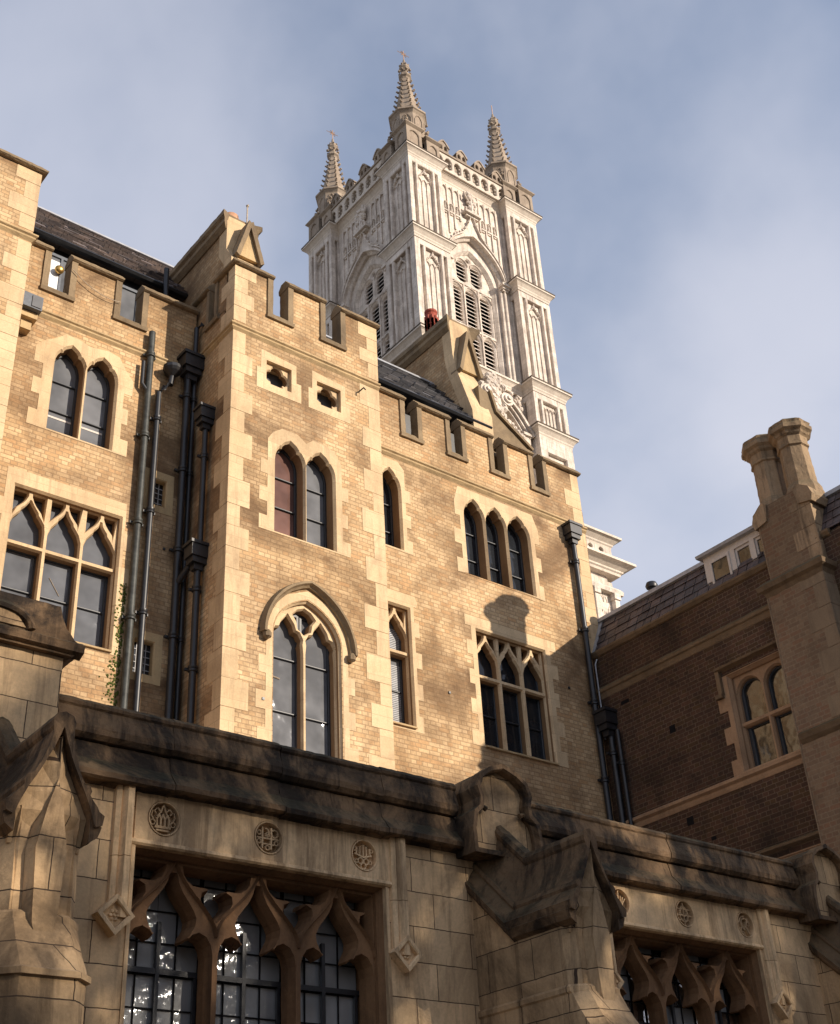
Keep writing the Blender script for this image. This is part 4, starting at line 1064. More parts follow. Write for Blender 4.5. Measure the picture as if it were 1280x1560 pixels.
# buttresses
def buttress(xc, label, gab=True):
    w = .26
    bm = NB()
    plan = [(xc - w, 8.52), (xc - w, 7.44), (xc - w + .09, 7.34), (xc + w - .09, 7.34), (xc + w, 7.44), (xc + w, 8.52)]
    sweep(bm, [[(x, y, 3.66) for x, y in plan], [(x, y, 4.34) for x, y in plan]], None)
    prism(bm, SD, [(7.9, 4.28), (8.62, 4.28), (8.62, 4.96), (7.99, 4.33)], xc - w + .003, xc + w - .003)
    prism(bm, SD, [(7.95, 4.34), (8.62, 4.98), (8.62, 5.5), (7.98, 4.86)], xc - .05, xc + .05)
    def pl(e, f): return [(xc - w - e, 8.52), (xc - w - e, 7.44 - f), (xc - w + .09 - e * .3, 7.34 - f), (xc + w - .09 + e * .3, 7.34 - f), (xc + w + e, 7.44 - f), (xc + w + e, 8.52)]
    sweep(bm, [[(x, y, z) for x, y in pl(e, f)] for e, f, z in ((.010, .02, 3.72), (.022, .045, 3.70), (.022, .05, 3.665), (.010, .06, 3.65), (.012, .13, 3.52), (.015, .24, 3.36), (.028, .27, 3.345), (.028, .27, 3.31))], None)
    sweep(bm, [[(x, y, z) for x, y in pl(e, f)] for e, f, z in ((.012, .24, 3.315), (.012, .24, 2.92), (.035, .28, 2.90), (.035, .29, 2.84), (.02, .30, 2.82), (.02, .30, 0))], None)
    # hollowed spur faces on the front
    for s in (-1, 1):
        sweep(bm, [[(xc + s * (w - .11), 7.36, z), (xc + s * (w - .07), 7.36 - d, z), (xc + s * (w + .0), 7.46 - d, z), (xc + s * (w + .002), 7.52, z)] for z, d in ((3.66, .03), (3.9, .03), (4.12, .005), (4.25, .04), (4.34, .05))], None)
    sp_ = [(xc, 3.40), (xc + .075, 3.64), (xc + .10, 4.08), (xc + .05, 4.34), (xc, 4.52), (xc - .05, 4.34), (xc - .10, 4.08), (xc - .075, 3.64)]
    sweep(bm, [[(x, y, z) for x, z in pp] for pp, y in ((offset(sp_, .03), 7.36), (offset(sp_, .028), 7.33), (sp_, 7.27), (sp_, 7.25))], None)
    B = obj('buttress', bm, PIERST, CR, label)
    # saddle-back cap: level over the front, then raking up to the parapet
    pr = [(-0.27, 4.255), (-0.315, 4.27), (-0.325, 4.335), (-0.285, 4.355), (-0.268, 4.385), (-0.215, 4.45), (-0.222, 4.475), (-0.208, 4.51), (-0.175, 4.515), (-0.125, 4.61), (-0.085, 4.73), (-0.058, 4.84), (-0.072, 4.86), (-0.078, 4.9), (-0.055, 4.945), (0.0, 4.965), (0.055, 4.945), (0.078, 4.9), (0.072, 4.86), (0.058, 4.84), (0.085, 4.73), (0.125, 4.61), (0.175, 4.515), (0.208, 4.51), (0.222, 4.475), (0.215, 4.45), (0.268, 4.385), (0.285, 4.355), (0.325, 4.335), (0.315, 4.27), (0.27, 4.255)]
    hb = bez((-.255, 4.27), (-.20, 4.46), (-.075, 4.60), (0, 4.865), 15)
    inn = list(reversed(hb + [(-x, z) for x, z in reversed(hb[:-1])]))
    bm = NB()
    full = pr + inn
    path = [(7.24, 0), (7.60, 0), (7.98, 0), (8.32, .34), (8.66, .68)]
    rg = [[(xc + x, y + (.10 * (4.95 - z) if 0 < k else 0) * (1 if k >= 2 else 0), z + dz) for x, z in full] for k, (y, dz) in enumerate(path)]
    rs = [[bm.verts.new(p) for p in r] for r in rg]
    for a, b in zip(rs, rs[1:]): bridge(bm, a, b)
    for r in (rs[0], rs[-1]):
        n = len(r)
        for i in range(n // 2 - 1):
            bm.faces.new((r[i], r[i + 1], r[n - 2 - i], r[n - 1 - i]))
    obj('cap', bm, CLDARK, B)
    # soffit moulding under the cap
    bm = NB()
    for s in (-1, 1):
        sweep(bm, [[(xc + s * .24, y, 4.16 + dz), (xc + s * .30, y, 4.20 + dz), (xc + s * .325, y, 4.27 + dz), (xc + s * .24, y, 4.32 + dz)] for y, dz in ((7.27, 0), (8.0, 0), (8.62, .62))], None)
    obj('soffit_moulding', bm, CLDARK, B)
    # gable infill: two facets meeting on a middle arris
    bm = NB()
    for s in (-1, 1):
        sweep(bm, [[(xc, y0 - .06 * (1 - t_), z), (xc + s * hw, y0 + .02, z), (xc + s * hw, 7.6, z), (xc, 7.6, z)] for z, hw, y0, t_ in ((4.12, .23, 7.36, 1), (4.32, .24, 7.31, .4), (4.44, .18, 7.31, .1), (4.62, .09, 7.31, .0), (4.80, .03, 7.31, 0))], None)
    obj('gable_facets', bm, PIERST, B)
    if gab:
        bm = NB(); g = [(-.47, 4.98), (-.48, 5.20), (-.44, 5.36), (-.36, 5.42), (-.345, 5.50), (-.38, 5.60), (-.33, 5.72), (-.2, 5.80), (0, 5.86), (.2, 5.80), (.33, 5.72), (.38, 5.60), (.345, 5.50), (.36, 5.42), (.44, 5.36), (.48, 5.20), (.47, 4.98)]
        g = [(xc + x * .88, z) for x, z in g]; gi = offset(g, -.055); gi = [(x, max(z, 5.0)) for x, z in gi]
        plate(bm, FR, g, [gi], 8.22, 8.36, .014, .03)
        prism(bm, FR, offset(g, -.01), 8.34, 8.80)
        G = obj('parapet_gablet', bm, CLDARK, B)
        bm = NB(); prism(bm, FR, offset(gi, .004), 8.325, 8.345)
        obj('gablet_panel', bm, PIERST, G)
        bm = NB()
        for s in (-1, 1): tube(bm, [(xc + s * x, 8.28, z) for x, z in ((.36, 5.02), (.372, 5.22), (.33, 5.36), (.25, 5.43), (.20, 5.41))], .026, 6)
        obj('gablet_cusps', bm, CLDARK, G)
    return B
B1 = buttress(3.02, 'left buttress, under the square block', gab=False)
B2 = buttress(7.69, 'middle buttress between the two traceried windows')
B3 = buttress(12.55, 'right buttress at the frame edge')
bm = NB(); box(bm, 2.2, 3.42, 8.36, 9.2, 5.0, 5.92); B4 = obj('parapet_block', bm, CLOIST, CR, 'big square block standing on the parapet at the left edge')
bm = NB()
prism(bm, FR, [(2.1, 5.90), (3.46, 5.90), (3.53, 5.945), (3.54, 6.0), (3.47, 6.04), (3.40, 6.12), (3.36, 6.20), (3.335, 6.29), (2.1, 6.29)], 8.30, 9.25)
band_x(bm, 2.1, 3.54, [(8.34, 5.90), (8.26, 5.93), (8.25, 5.99), (8.31, 6.03), (8.34, 6.03)])
obj('block_cap', bm, CLDARK, B4)
bm = NB(); tube(bm, [(2.62 + .25 * (1 - math.cos(t)), 8.29, 6.03 + .15 * math.sin(t)) for t in [k * math.pi / 12 for k in range(13)]], .035, 7); obj('arched_moulding', bm, CLDARK, B4)
bm = NB(); prism(bm, FR, [(2.66, 6.035), (3.08, 6.035), (3.0, 6.13), (2.88, 6.17), (2.74, 6.13)], 8.288, 8.32); obj('arch_panel', bm, PIERST, B4)
bm = NB(); box(bm, -3, 16.2, 9.02, 14.65, 4.9, 5.1); obj('roof', bm, LEAD, CR)

# ================================================================== the pale abbey tower
TW = thing('church_tower', 'tall pale stone Gothic church tower with louvred belfry windows and crocketed pinnacles', 'tower', (39, 45, 0))
X0, X1, Y0, Y1 = 33.8, 43.95, 39.5, 49.9
BWD = 2.5; REC = .58
def tslab(bm, side, u0, u1, z0, z1, w0, w1, holes=(), ch=0, cd=None):
    """slab on one of the two visible faces. side 0: face -Y, u=X. side 1: face -X, u=Y. w = distance behind the face plane"""
    M = (lambda u, v, w: (u, w, v)) if side == 0 else (lambda u, v, w: (w, u, v))
    plate(bm, M, rect(u0, u1, z0, z1), list(holes), w0, w1, ch, cd)
core = NB(); box(core, X0 + 1.75, X1 - .3, Y0 + 1.75, Y1 - .3, 0, 60.0)
obj('core_wall', core, TOWER, TW)
stages = [  # z0, z1, forward step, panel style
    (52.95, 59.0, 0.0, 'tall'), (45.35, 52.25, .18, 'tall'), (42.2, 44.65, .38, 'short'), (36.0, 41.6, .42, 'plain')]
def panel_holes(u0, w, z0, z1, style):
    if style == 'plain': return [rect(u0 + .55, u0 + w - .55, z1 - 1.75, z1 - .95)]
    t = z1 - .42; b = z0 + .15
    return [rect(u0 + .30, u0 + .50, b, t), rect(u0 + .70, u0 + w - .72, b, t), rect(u0 + w - .52, u0 + w - .32, b, t)]
def blind(bm, M, a, b, z0, z1, w, style):
    """blind tracery in a tall buttress panel: thin mullions under a crocketed ogee head"""
    n = 3 if style == 'tall' else 4; d = (b - a)
    top = z1 - (1.15 if style == 'tall' else .55)
    for k in range(1, n):
        x = a + d * k / n; prism(bm, M, rect(x - .022, x + .022, z0, top), w - .05, w + .02)
    for k in range(n):
        cv = pointed(a + d * k / n + .03, a + d * (k + 1) / n - .03, top - .05, top + .28, .8, 4)
        for p, q in zip(cv, cv[1:]):
            prism(bm, M, [p, q, (q[0], q[1] + .05), (p[0], p[1] + .05)], w - .05, w + .02)
    if style == 'tall':
        xc = (a + b) / 2
        for s in (-1, 1):
            cv = bez((xc + s * d * .42, top + .15), (xc + s * d * .40, top + .55), (xc + s * .06, top + .5), (xc, z1 - .12), 6)
            for p, q in zip(cv, cv[1:]): prism(bm, M, [p, q, (q[0], q[1] + .06), (p[0], p[1] + .06)], w - .10, w + .02)
            for p in cv[1:-1]:
                c = M(p[0] + s * .02, p[1] + .05, w - .10); lump(bm, c, .055)
        for k in range(3): lump(bm, M(xc, z1 - .35 + .13 * k, w - .08), .10 - .02 * k)
def corner_buttress(cx0, cx1, cy0, cy1, faces, label=None):
    b = NB(); d = NB()
    for z0, z1, f, st in stages:
        # solid core set behind the panelled skins
        box(b, cx0 + .23 - (f * .5 if 1 in faces else 0), cx1 - .02, cy0 + .21 - (f if 0 in faces else 0) * 1.0, cy1 - .02, z0 - .01, z1 + .75)
        if 0 in faces or True:
            y = cy0 - f
            tslab(b, 0, cx0 - (f * .5 if 1 in faces else 0), cx1 + .0, z0, z1, y, y + .22, panel_holes(cx0, cx1 - cx0, z0, z1, st), .03, .05)
            if st != 'plain': blind(d, (lambda u, v, w: (u, w, v)), cx0 + .70, cx1 - .72, z0 + .15, z1 - .42, y + .19, st)
        x = cx0 - (f * .5 if 1 in faces else 0)
        tslab(b, 1, cy0 - f + .222, cy1, z0, z1, x + .002, x + .24, [h for h in panel_holes(cy0, cy1 - cy0, z0, z1, st)], .03, .05)
        if 1 in faces and st != 'plain': blind(d, (lambda u, v, w: (w, u, v)), cy0 + .70, cy1 - .72, z0 + .15, z1 - .42, x + .21, st)
    o = obj('corner_buttress', b, TOWER, TW, label)
    obj('blind_tracery', d, TOWER, o)
    return o
CB = [corner_buttress(X0, X0 + BWD, Y0, Y0 + BWD, (0, 1), 'near corner buttress of the tower'),
      corner_buttress(X1 - BWD, X1, Y0, Y0 + BWD, (0,), 'right corner buttress of the tower'),
      corner_buttress(X0, X0 + BWD, Y1 - BWD, Y1, (1,), 'left corner buttress of the tower')]
# cornices wrap every buttress and the recessed bays between
TC = [(.10, -.72), (.0, -.70), (-.02, -.58), (-.06, -.52), (-.07, -.44), (-.20, -.26), (-.27, -.20), (-.31, -.19), (-.31, -.06), (-.27, -.02), (.10, .10)]
def cornice_block(bm, x0, x1, y0, y1, z, f, s=1.0):
    def ring_(o, zz): return [(x0 - o, y0 - o, zz), (x1 + o, y0 - o, zz), (x1 + o, y1 + o, zz), (x0 - o, y1 + o, zz)]
    sweep(bm, [ring_(-w * s, z + h) for w, h in TC], None)
    SL.append((x0, x1, y0, y1, z, s))
SL = []
def cornices():
    for zt, f, sc in ((59.72, 0, 1.05), (53.02, .18, .95), (45.40, .38, 1), (42.25, .42, .95)):
        for q_, (a_, b_, c_, d_) in enumerate(((X0 - f * .5, X0 + BWD, Y0 - f, Y0 + BWD), (X1 - BWD, X1, Y0 - f, Y0 + BWD), (X0 - f * .5, X0 + BWD, Y1 - BWD, Y1))):
            bm = NB(); cornice_block(bm, a_, b_, c_, d_, zt, f, sc); o_ = obj('cornice', bm, TCORN, CB[q_])
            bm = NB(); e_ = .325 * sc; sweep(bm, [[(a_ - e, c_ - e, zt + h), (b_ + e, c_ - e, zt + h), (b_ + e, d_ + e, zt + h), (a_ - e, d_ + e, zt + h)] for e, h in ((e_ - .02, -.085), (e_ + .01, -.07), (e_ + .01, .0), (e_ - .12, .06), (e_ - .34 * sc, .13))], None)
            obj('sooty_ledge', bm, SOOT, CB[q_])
        if zt > 59 or 45 < zt < 46:
            yr = Y0 + REC - (.0 if zt > 59 else .12); xr = X0 + REC - (.0 if zt > 59 else .12)
            bm = NB(); band_x(bm, X0 + BWD, X1 - BWD, [(yr + a * sc, zt + b) for a, b in TC]); obj('cornice', bm, TCORN, TW)
            bm = NB(); band_y(bm, Y0 + BWD, Y1 - BWD, [(xr + a * sc, zt + b) for a, b in TC]); obj('cornice', bm, TCORN, TW)
cornices()
# belfry bays ----------------------------------------------------------
def belfry(side):
    if side == 0: M = lambda u, v, w: (u, Y0 + REC + w, v); a, b = X0 + BWD, X1 - BWD
    else: M = lambda u, v, w: (X0 + REC + w, u, v); a, b = Y0 + BWD, Y1 - BWD
    c = (a + b) / 2 - (.07 if side == 0 else 0); hw = 1.62
    flip = 1
    bm = NB()
    arch = light_pointed(c - 2.0, c + 2.0, 45.45, 52.7, 55.35, .66)
    plate(bm, M, rect(a - .02, b + .02, 45.3, 59.1), [arch], 0, .30, .12, .12)
    plate(bm, M, rect(a - .02, b + .02, 36, 44.8), [], .05, .5)
    o = obj('belfry_wall', bm, TOWER, TW)
    # inner order and window tracery
    bm = NB()
    win = light_pointed(c - hw, c + hw, 45.7, 52.2, 54.5, .68)
    plate(bm, M, light_pointed(c - 2.15, c + 2.15, 45.4, 52.7, 55.5, .66), [win], .28, .62, .16, .2)
    obj('arch_order', bm, TOWER, o)
    lights = []; p = 1.09; lw_ = .39
    def lt(x, z0, z1, r=lw_): return [(x - r, z0), (x + r, z0)] + [(x + r * math.cos(t), z1 - r + r * math.sin(t)) for t in [math.pi * k / 10 for k in range(11)]]
    L3 = [lt(c + d * p, 45.95, 48.55) for d in (-1, 0, 1)] + [lt(c + d * p, 48.95, 51.75) for d in (-1, 0, 1)] + [[(c + d * p * .5 - .36, 52.4), (c + d * p * .5, 52.15), (c + d * p * .5 + .36, 52.4)] + lt(c + d * p * .5, 52.3, 53.85, .36)[2:] for d in (-1, 1)]
    L3 += [circle(c, 54.06, .14, 10)]
    bm = NB(); plate(bm, M, offset(win, .02), L3, .52, .80, .07, .08)
    for x in [c + (k - 1.5) * p for k in (1, 2)]: prism(bm, M, rect(x - .045, x + .045, 45.8, 51.9), .44, .54)
    for z in (48.72, 52.0): prism(bm, M, rect(c - hw, c + hw, z - .07, z + .07), .46, .54)
    # raised arch beads over every light
    for h in L3[:8]:
        top = [q for q in offset(h, .10) if q[1] > max(z for x, z in h) - .42]
        top.sort(key=lambda q: q[0])
        for q, r_ in zip(top, top[1:]): prism(bm, M, [q, r_, (r_[0], r_[1] + .05), (q[0], q[1] + .05)], .46, .54)
    obj('belfry_tracery', bm, TOWER, o)
    bm = NB()
    for h in L3[:8]:
        xs = [q[0] for q in h]; zs_ = [q[1] for q in h]; x_0, x_1 = min(xs) - .05, max(xs) + .05
        z = min(zs_) + .1
        while z < max(zs_) + .02:
            sweep(bm, [[M(x, z, .62), M(x, z + .05, .62), M(x, z + .36, .88), M(x, z + .325, .88)] for x in (x_0, x_1)], None)
            z += .29
    obj('louvres', bm, LOUVRE, o)
    bm = NB(); prism(bm, M, rect(c - 1.9, c + 1.9, 45.5, 54.4), 1.0, 1.05); obj('dark_interior', bm, DARK, o)
    # hood: round-backed ogee running up to a finial, with crockets
    bm = NB()
    hd = pointed(c - 2.30, c + 2.30, 52.75, 55.75, .66, 14)
    og = []
    for x, z in hd:
        t = 1 - abs(x - c) / 2.30
        og.append((x, z + (1.55 * max(0, (t - .55) / .45) ** 2.2)))
    for k, (p_, q_) in enumerate(zip(og, og[1:])):
        i_, j_ = hd[k], hd[k + 1]
        prism(bm, M, [(i_[0], i_[1] - .16), (j_[0], j_[1] - .16), (q_[0], q_[1]), (p_[0], p_[1])], -.10, .05)
        prism(bm, M, [(p_[0], p_[1]), (q_[0], q_[1]), (q_[0], q_[1] + .10), (p_[0], p_[1] + .10)], -.26, .0)
        prism(bm, M, [(i_[0] * .985 + c * .015, i_[1] - .26), (j_[0] * .985 + c * .015, j_[1] - .26), (j_[0], j_[1] - .10), (i_[0], i_[1] - .10)], -.20, .0)
    for x, z in og[8:-8]:
        lump(bm, M(x, z + .16, -.2), .10, (1, 1, 1.2))
    # shafts with capitals carrying the hood
    for s in (-1, 1):
        x = c + s * 2.22
        for q in (0, .2):
            pts = [M(x - s * q, 45.5, -.03 + q * .6), M(x - s * q, 52.35, -.03 + q * .6)]; tube(bm, pts, .10, 8)
        prism(bm, M, rect(x - .34, x + .34, 52.62, 52.80), -.34, .1); prism(bm, M, rect(x - .26, x + .26, 52.44, 52.62), -.24, .1); prism(bm, M, rect(x - .2, x + .2, 52.3, 52.44), -.16, .1)
    obj('hood_mould', bm, TOWER, o)
    # niche with figure group above the ogee
    bm = NB()
    prism(bm, M, rect(c - .62, c + .62, 57.12, 57.30), -.42, .05); prism(bm, M, rect(c - .46, c + .46, 56.98, 57.12), -.26, .05)
    for k in range(46):
        t = random.random(); u = random.uniform(-.5, .5) * (1 - .5 * t)
        lump(bm, M(c + u, 57.35 + 1.75 * t, -.16 - .12 * random.random()), random.uniform(.07, .16), (1, 1, 1.3))
    tube(bm, [M(c, 57.3, -.2), M(c, 59.0, -.25)], .18, 7, .06)
    for s in (-1, 1): tube(bm, [M(c + s * .1, 58.2, -.2), M(c + s * .45, 58.5, -.3), M(c + s * .5, 58.9, -.25)], .07, 6)
    obj('figure_niche', bm, TOWER, o)
    # blind panelling of the upper wall
    for s in (-1, 1):
        bm = NB()
        for k in range(4):
            x = c + s * (.78 + .46 * k); zb = 54.6 + (56.7 - 52.9) * 0
            u = min(1, abs(x - c) / 2.35); zb = 55.9 - 2.6 * max(0, u - .25) ** 1.6 * 1.2 + (.55 if k == 0 else 0)
            if abs(x - c) > 2.3: zb = 53.1
            prism(bm, M, rect(x - .045, x + .045, zb, 58.95), -.09, .03)
            if k < 3:
                xa, xb = x + s * .06, x + s * .40; lo, hi = min(xa, xb), max(xa, xb)
                for z in (58.5, 57.15):
                    cv = pointed(lo, hi, z, z + .28, .8, 4)
                    for p_, q_ in zip(cv, cv[1:]): prism(bm, M, [p_, q_, (q_[0], q_[1] + .07), (p_[0], p_[1] + .07)], -.10, .03)
                for q in range(5): lump(bm, M((lo + hi) / 2, 56.85 + .12 * q, -.05), .10 - .012 * q)
                prism(bm, M, rect(lo, hi, 56.62, 56.74), -.12, .03); prism(bm, M, rect(lo + .06, hi - .06, 56.5, 56.62), -.07, .03)
        obj('blind_panelling', bm, TOWER, o)
    # sill and the broken scroll pediment beneath
    bm = NB(); prism(bm, M, rect(a, b, 45.40, 45.62), -.05, .6)
    obj('sill', bm, TCORN, o)
    bm = NB()
    for s in (-1, 1):
        arc = [(c + s * (.55 + 1.95 * t), 43.55 - 2.0 * t ** 1.7) for t in [k / 10 for k in range(11)]]
        for p_, q_ in zip(arc, arc[1:]):
            d_ = Vector((q_[0] - p_[0], q_[1] - p_[1])).normalized(); n_ = Vector((-d_.y, d_.x)) * s
            for off, th_, w0 in ((0, .16, -.75), (-.18, .12, -.60), (-.33, .10, -.45)):
                P4_ = [(p_[0] + n_.x * off, p_[1] + n_.y * off), (q_[0] + n_.x * off, q_[1] + n_.y * off), (q_[0] + n_.x * (off + th_), q_[1] + n_.y * (off + th_)), (p_[0] + n_.x * (off + th_), p_[1] + n_.y * (off + th_))]
                prism(bm, M, P4_, w0, .1)
        # volute
        for r_, w0 in ((.42, -.80), (.27, -.92), (.13, -1.02)): prism(bm, M, circle(c + s * .75, 43.35, r_, 14), w0, .1)
        # console under the pediment
        x = c + s * 2.15
        prism(bm, M, [(x - .22, 40.6), (x + .22, 40.6), (x + .27, 41.55), (x - .27, 41.55)], -.55, .1)
        prism(bm, M, [(x - .30, 41.55), (x + .30, 41.55), (x + .34, 41.72), (x - .34, 41.72)], -.68, .1)
        # garlands
        for k in range(60):
            t = random.random(); u = c + s * (.3 + 2.0 * t); z = 43.0 - 1.9 * t + random.uniform(-.35, .35)
            lump(bm, M(u, z - .35, -.45), random.uniform(.10, .22))
        for k in range(44): lump(bm, M(c + s * random.uniform(.9, 2.3), 43.75 + random.uniform(-.6, .7), -.22), random.uniform(.09, .19))
    for k in range(80): lump(bm, M(c + random.gauss(0, .4), 43.7 + random.uniform(-1.2, 1.1), -.55), random.uniform(.12, .28))
    for s in (-1, 1):
        for a0 in (0, 1): tube(bm, [M(c + s * (.2 + .12 * math.cos(t) * (1 + t * .2)), 44.2 - a0 * .7 + .16 * math.sin(t) * (1 + t * .2), -.45) for t in [k * .5 for k in range(11)]], .06, 6)
    obj('scroll_pediment', bm, TOWER, o)
belfry(0); belfry(1)
# parapet band with pierced quatrefoils and little gabled merlons -------
def tparapet(side):
    yo = .12
    if side == 0: M = lambda u, v, w: (u, Y0 + yo + w, v); a, b = X0 + BWD - .3, X1 - BWD + .3
    else: M = lambda u, v, w: (X0 + yo + w, u, v); a, b = Y0 + BWD - .3, Y1 - BWD + .3
    bm = NB(); n = 8; p = (b - a) / n
    hs = []
    for k in range(n):
        x = a + (k + .5) * p; hs.append([(x - .24, 59.95), (x, 59.80), (x + .24, 59.95), (x + .26, 60.5), (x + .15, 60.72), (x, 60.8), (x - .15, 60.72), (x - .26, 60.5)])
    plate(bm, M, rect(a, b, 59.6, 61.0), hs, 0, .28, .04)
    for k in range(n):
        x = a + (k + .5) * p
        for s in (-1, 1): lump(bm, M(x + s * .17, 60.42, .08), .07); lump(bm, M(x + s * .13, 60.08, .08), .06)
    o = obj('parapet', bm, TCORN, TW)
    bm = NB(); 
    prism(bm, M, rect(a, b, 61.002, 61.12), -.08, .36); prism(bm, M, rect(a, b, 61.12, 61.20), -.02, .30)
    obj('parapet_coping', bm, TOLD, o)
    bm = NB(); prism(bm, M, rect(a, b, 59.7, 60.9), .24, .30); obj('parapet_back', bm, TOLD, o)
    m = 4; q = (b - a) / m
    for k in range(m):
        x = a + (k + .5) * q; bm = NB()
        out = [(x - .40, 61.2), (x + .40, 61.2), (x + .40, 61.62), (x + .2, 61.92), (x, 62.05), (x - .2, 61.92), (x - .40, 61.62)]
        plate(bm, M, out, [[(x + s * .19 - .11, 61.30), (x + s * .19 + .11, 61.30), (x + s * .19 + .11, 61.58), (x + s * .19, 61.70), (x + s * .19 - .11, 61.58)] for s in (-1, 1)], -.04, .34, .03)
        for s in (-1, 1):
            prism(bm, M, [(x + s * .47, 61.56), (x + s * .40, 61.74), (x + s * .2, 62.0), (x, 62.14), (x, 62.04), (x + s * .18, 61.90), (x + s * .36, 61.62)], -.10, .40)
        obj('merlon', bm, TOLD, o)
tparapet(0); tparapet(1)
# corner pinnacles -----------------------------------------------------
def pinnacle(cx, cy, x0, x1, y0, y1, sx, sy, label):
    bm = NB()
    pw = 1.02
    px = x0 if sx > 0 else x1 - pw * 1.15; py = y0 if sy > 0 else y1 - pw * 1.15
    def pier(bm, a, b, c, d, zt):
        box(bm, a + .08, b - .08, c + .08, d - .08, 59.6, zt - .16)
        for M, u0, u1, w in (((lambda u, v, w: (u, w, v)), a, b, c), ((lambda u, v, w: (w, u, v)), c + .102, d, a)):
            hh = light_pointed(u0 + .22, u1 - .22, 59.95, zt - .75, zt - .4, .8)
            plate(bm, M, rect(u0, u1, 59.6, zt - .16), [hh], w, w + .10, .03)
        sweep(bm, [[(a - e, c - e, z), (b + e, c - e, z), (b + e, d + e, z), (a - e, d + e, z)] for e, z in ((-.02, zt - .2), (.06, zt - .14), (.16, zt - .06), (.17, zt), (.05, zt + .12))], None)
    pier(bm, px, px + 1.15, py, py + 1.15, 61.75)
    pier(bm, x0 + (0.0 if sx > 0 else 0), x0 + .95, y1 - .98 if sy > 0 else y0, y1 if sy > 0 else y0 + .98, 61.35)
    pier(bm, x1 - .98 if sx > 0 else x0, x1 if sx > 0 else x0 + .98, y0, y0 + .95, 61.35)
    box(bm, x0 + .4, x1 - .4, y0 + .4, y1 - .4, 59.6, 61.6)
    for k in range(3): box(bm, x0 + .25, x1 - .25, y0 + .25, y1 - .25, 59.6, 61.0 + k * .02)
    P = obj('pinnacle', bm, TOLD, TW, label)
    bm = NB(); ph = R(22.5)
    lathe(bm, (cx, cy, 0), [(1.10, 61.4), (1.12, 61.7), (1.03, 61.85), (1.03, 63.3), (1.06, 63.36), (1.16, 63.5), (1.24, 63.55), (1.24, 63.68), (1.0, 63.86), (.86, 63.95)], 8, ph)
    for k in range(8):
        a = k * math.pi / 4; r = .97
        c_ = Vector((cx + math.cos(a) * r, cy + math.sin(a) * r, 0)); t_ = Vector((-math.sin(a), math.cos(a), 0)); n_ = Vector((math.cos(a), math.sin(a), 0))
        for s in (-1, 1):
            pts = [c_ + t_ * s * .27 + Vector((0, 0, 62.0)), c_ + t_ * s * .27 + Vector((0, 0, 62.8)), c_ + t_ * s * .12 + Vector((0, 0, 63.1)), c_ + Vector((0, 0, 63.2))]
            tube(bm, pts, .035, 5)
        b_ = c_ + n_ * .08
    obj('octagonal_drum', bm, TOLD, P)
    # spirelet: straight-sided octagon with crockets up every arris
    bm = NB(); lathe(bm, (cx, cy, 0), [(.82, 63.9), (.78, 64.1), (.27, 67.35), (.32, 67.5), (.42, 67.6), (.42, 67.75), (.26, 67.95), (.24, 68.3), (.34, 68.5), (.30, 68.75), (.12, 68.95), (.07, 69.35)], 8, ph)
    for k in range(8):
        a = ph + k * math.pi / 4
        for j in range(7):
            t = (j + .4) / 7; r = .80 - .52 * t + .05; z = 64.05 + 3.25 * t
            c = (cx + r * math.cos(a), cy + r * math.sin(a), z)
            lump(bm, c, .095 - .02 * t, (1, 1, .8)); lump(bm, (cx + (r + .08) * math.cos(a), cy + (r + .08) * math.sin(a), z + .07), .07)
        lump(bm, (cx + .36 * math.cos(a), cy + .36 * math.sin(a), 68.15), .11); lump(bm, (cx + .30 * math.cos(a), cy + .30 * math.sin(a), 68.7), .08)
    obj('spirelet', bm, TOLD, P)
    bm = NB()                    # sprig finials at the foot of the drum, and S-shaped scroll stones on the outer piers
    for k in range(4):
        a = k * math.pi / 2 + math.pi / 4
        bx, by = cx + 1.12 * math.cos(a), cy + 1.12 * math.sin(a)
        for j in range(7): lump(bm, (bx + random.uniform(-.12, .12), by + random.uniform(-.12, .12), 61.9 + j * .16), .15 - .008 * j)
    for (ax, ay, dx, dy) in ((x1 - .5, y0 + .5, 1, 0), (x0 + .5, y1 - .5, 0, 1)) if sx > 0 and sy > 0 else (((x0 + .5, y0 + .5, -1, 0), (x1 - .3, y0 + .5, 1, 0)) if sx < 0 else ((x0 + .5, y0 + .5, 0, -1), (x0 + .5, y1 - .5, 0, 1))):
        pts = [(ax - dx * .35 * 0 + dx * u, ay + dy * u, 61.45 + .85 * math.exp(-((u + .5) / .35) ** 2)) for u in [-.6 + .12 * k for k in range(11)]]
        tube(bm, pts, .16, 6, .08)
        lump(bm, (pts[-1][0], pts[-1][1], pts[-1][2] + .12), .15); lump(bm, (pts[1][0], pts[1][1], pts[1][2] + .1), .17)
    obj('carved_finials', bm, TOLD, P)
    bm = NB(); tube(bm, [(cx, cy, 69.3), (cx, cy, 70.25)], .03, 5)
    if sx > 0:
        for a in range(4):
            d = Vector((math.cos(a * math.pi / 4), 0, math.sin(a * math.pi / 4))) * .26
            tube(bm, [Vector((cx, cy, 69.95)) - d, Vector((cx, cy, 69.95)) + d], .03, 4)
        tube(bm, [(cx - .5, cy, 69.9), (cx + .45, cy, 69.98)], .02, 4)
    obj('vane', bm, VANE, P)
pinnacle(34.95, 40.65, X0, X0 + BWD, Y0, Y0 + BWD, 1, 1, 'near pinnacle, highest in the picture')
pinnacle(42.45, 40.65, X1 - BWD, X1, Y0, Y0 + BWD, -1, 1, 'right pinnacle')
pinnacle(34.95, 48.6, X0, X0 + BWD, Y1 - BWD, Y1, 1, -1, 'left pinnacle')
bm = NB(); box(bm, X0 + 1, X1 - 1, Y0 + 1, Y1 - 1, 60, 60.6); obj('tower_roof', bm, LEAD, TW)
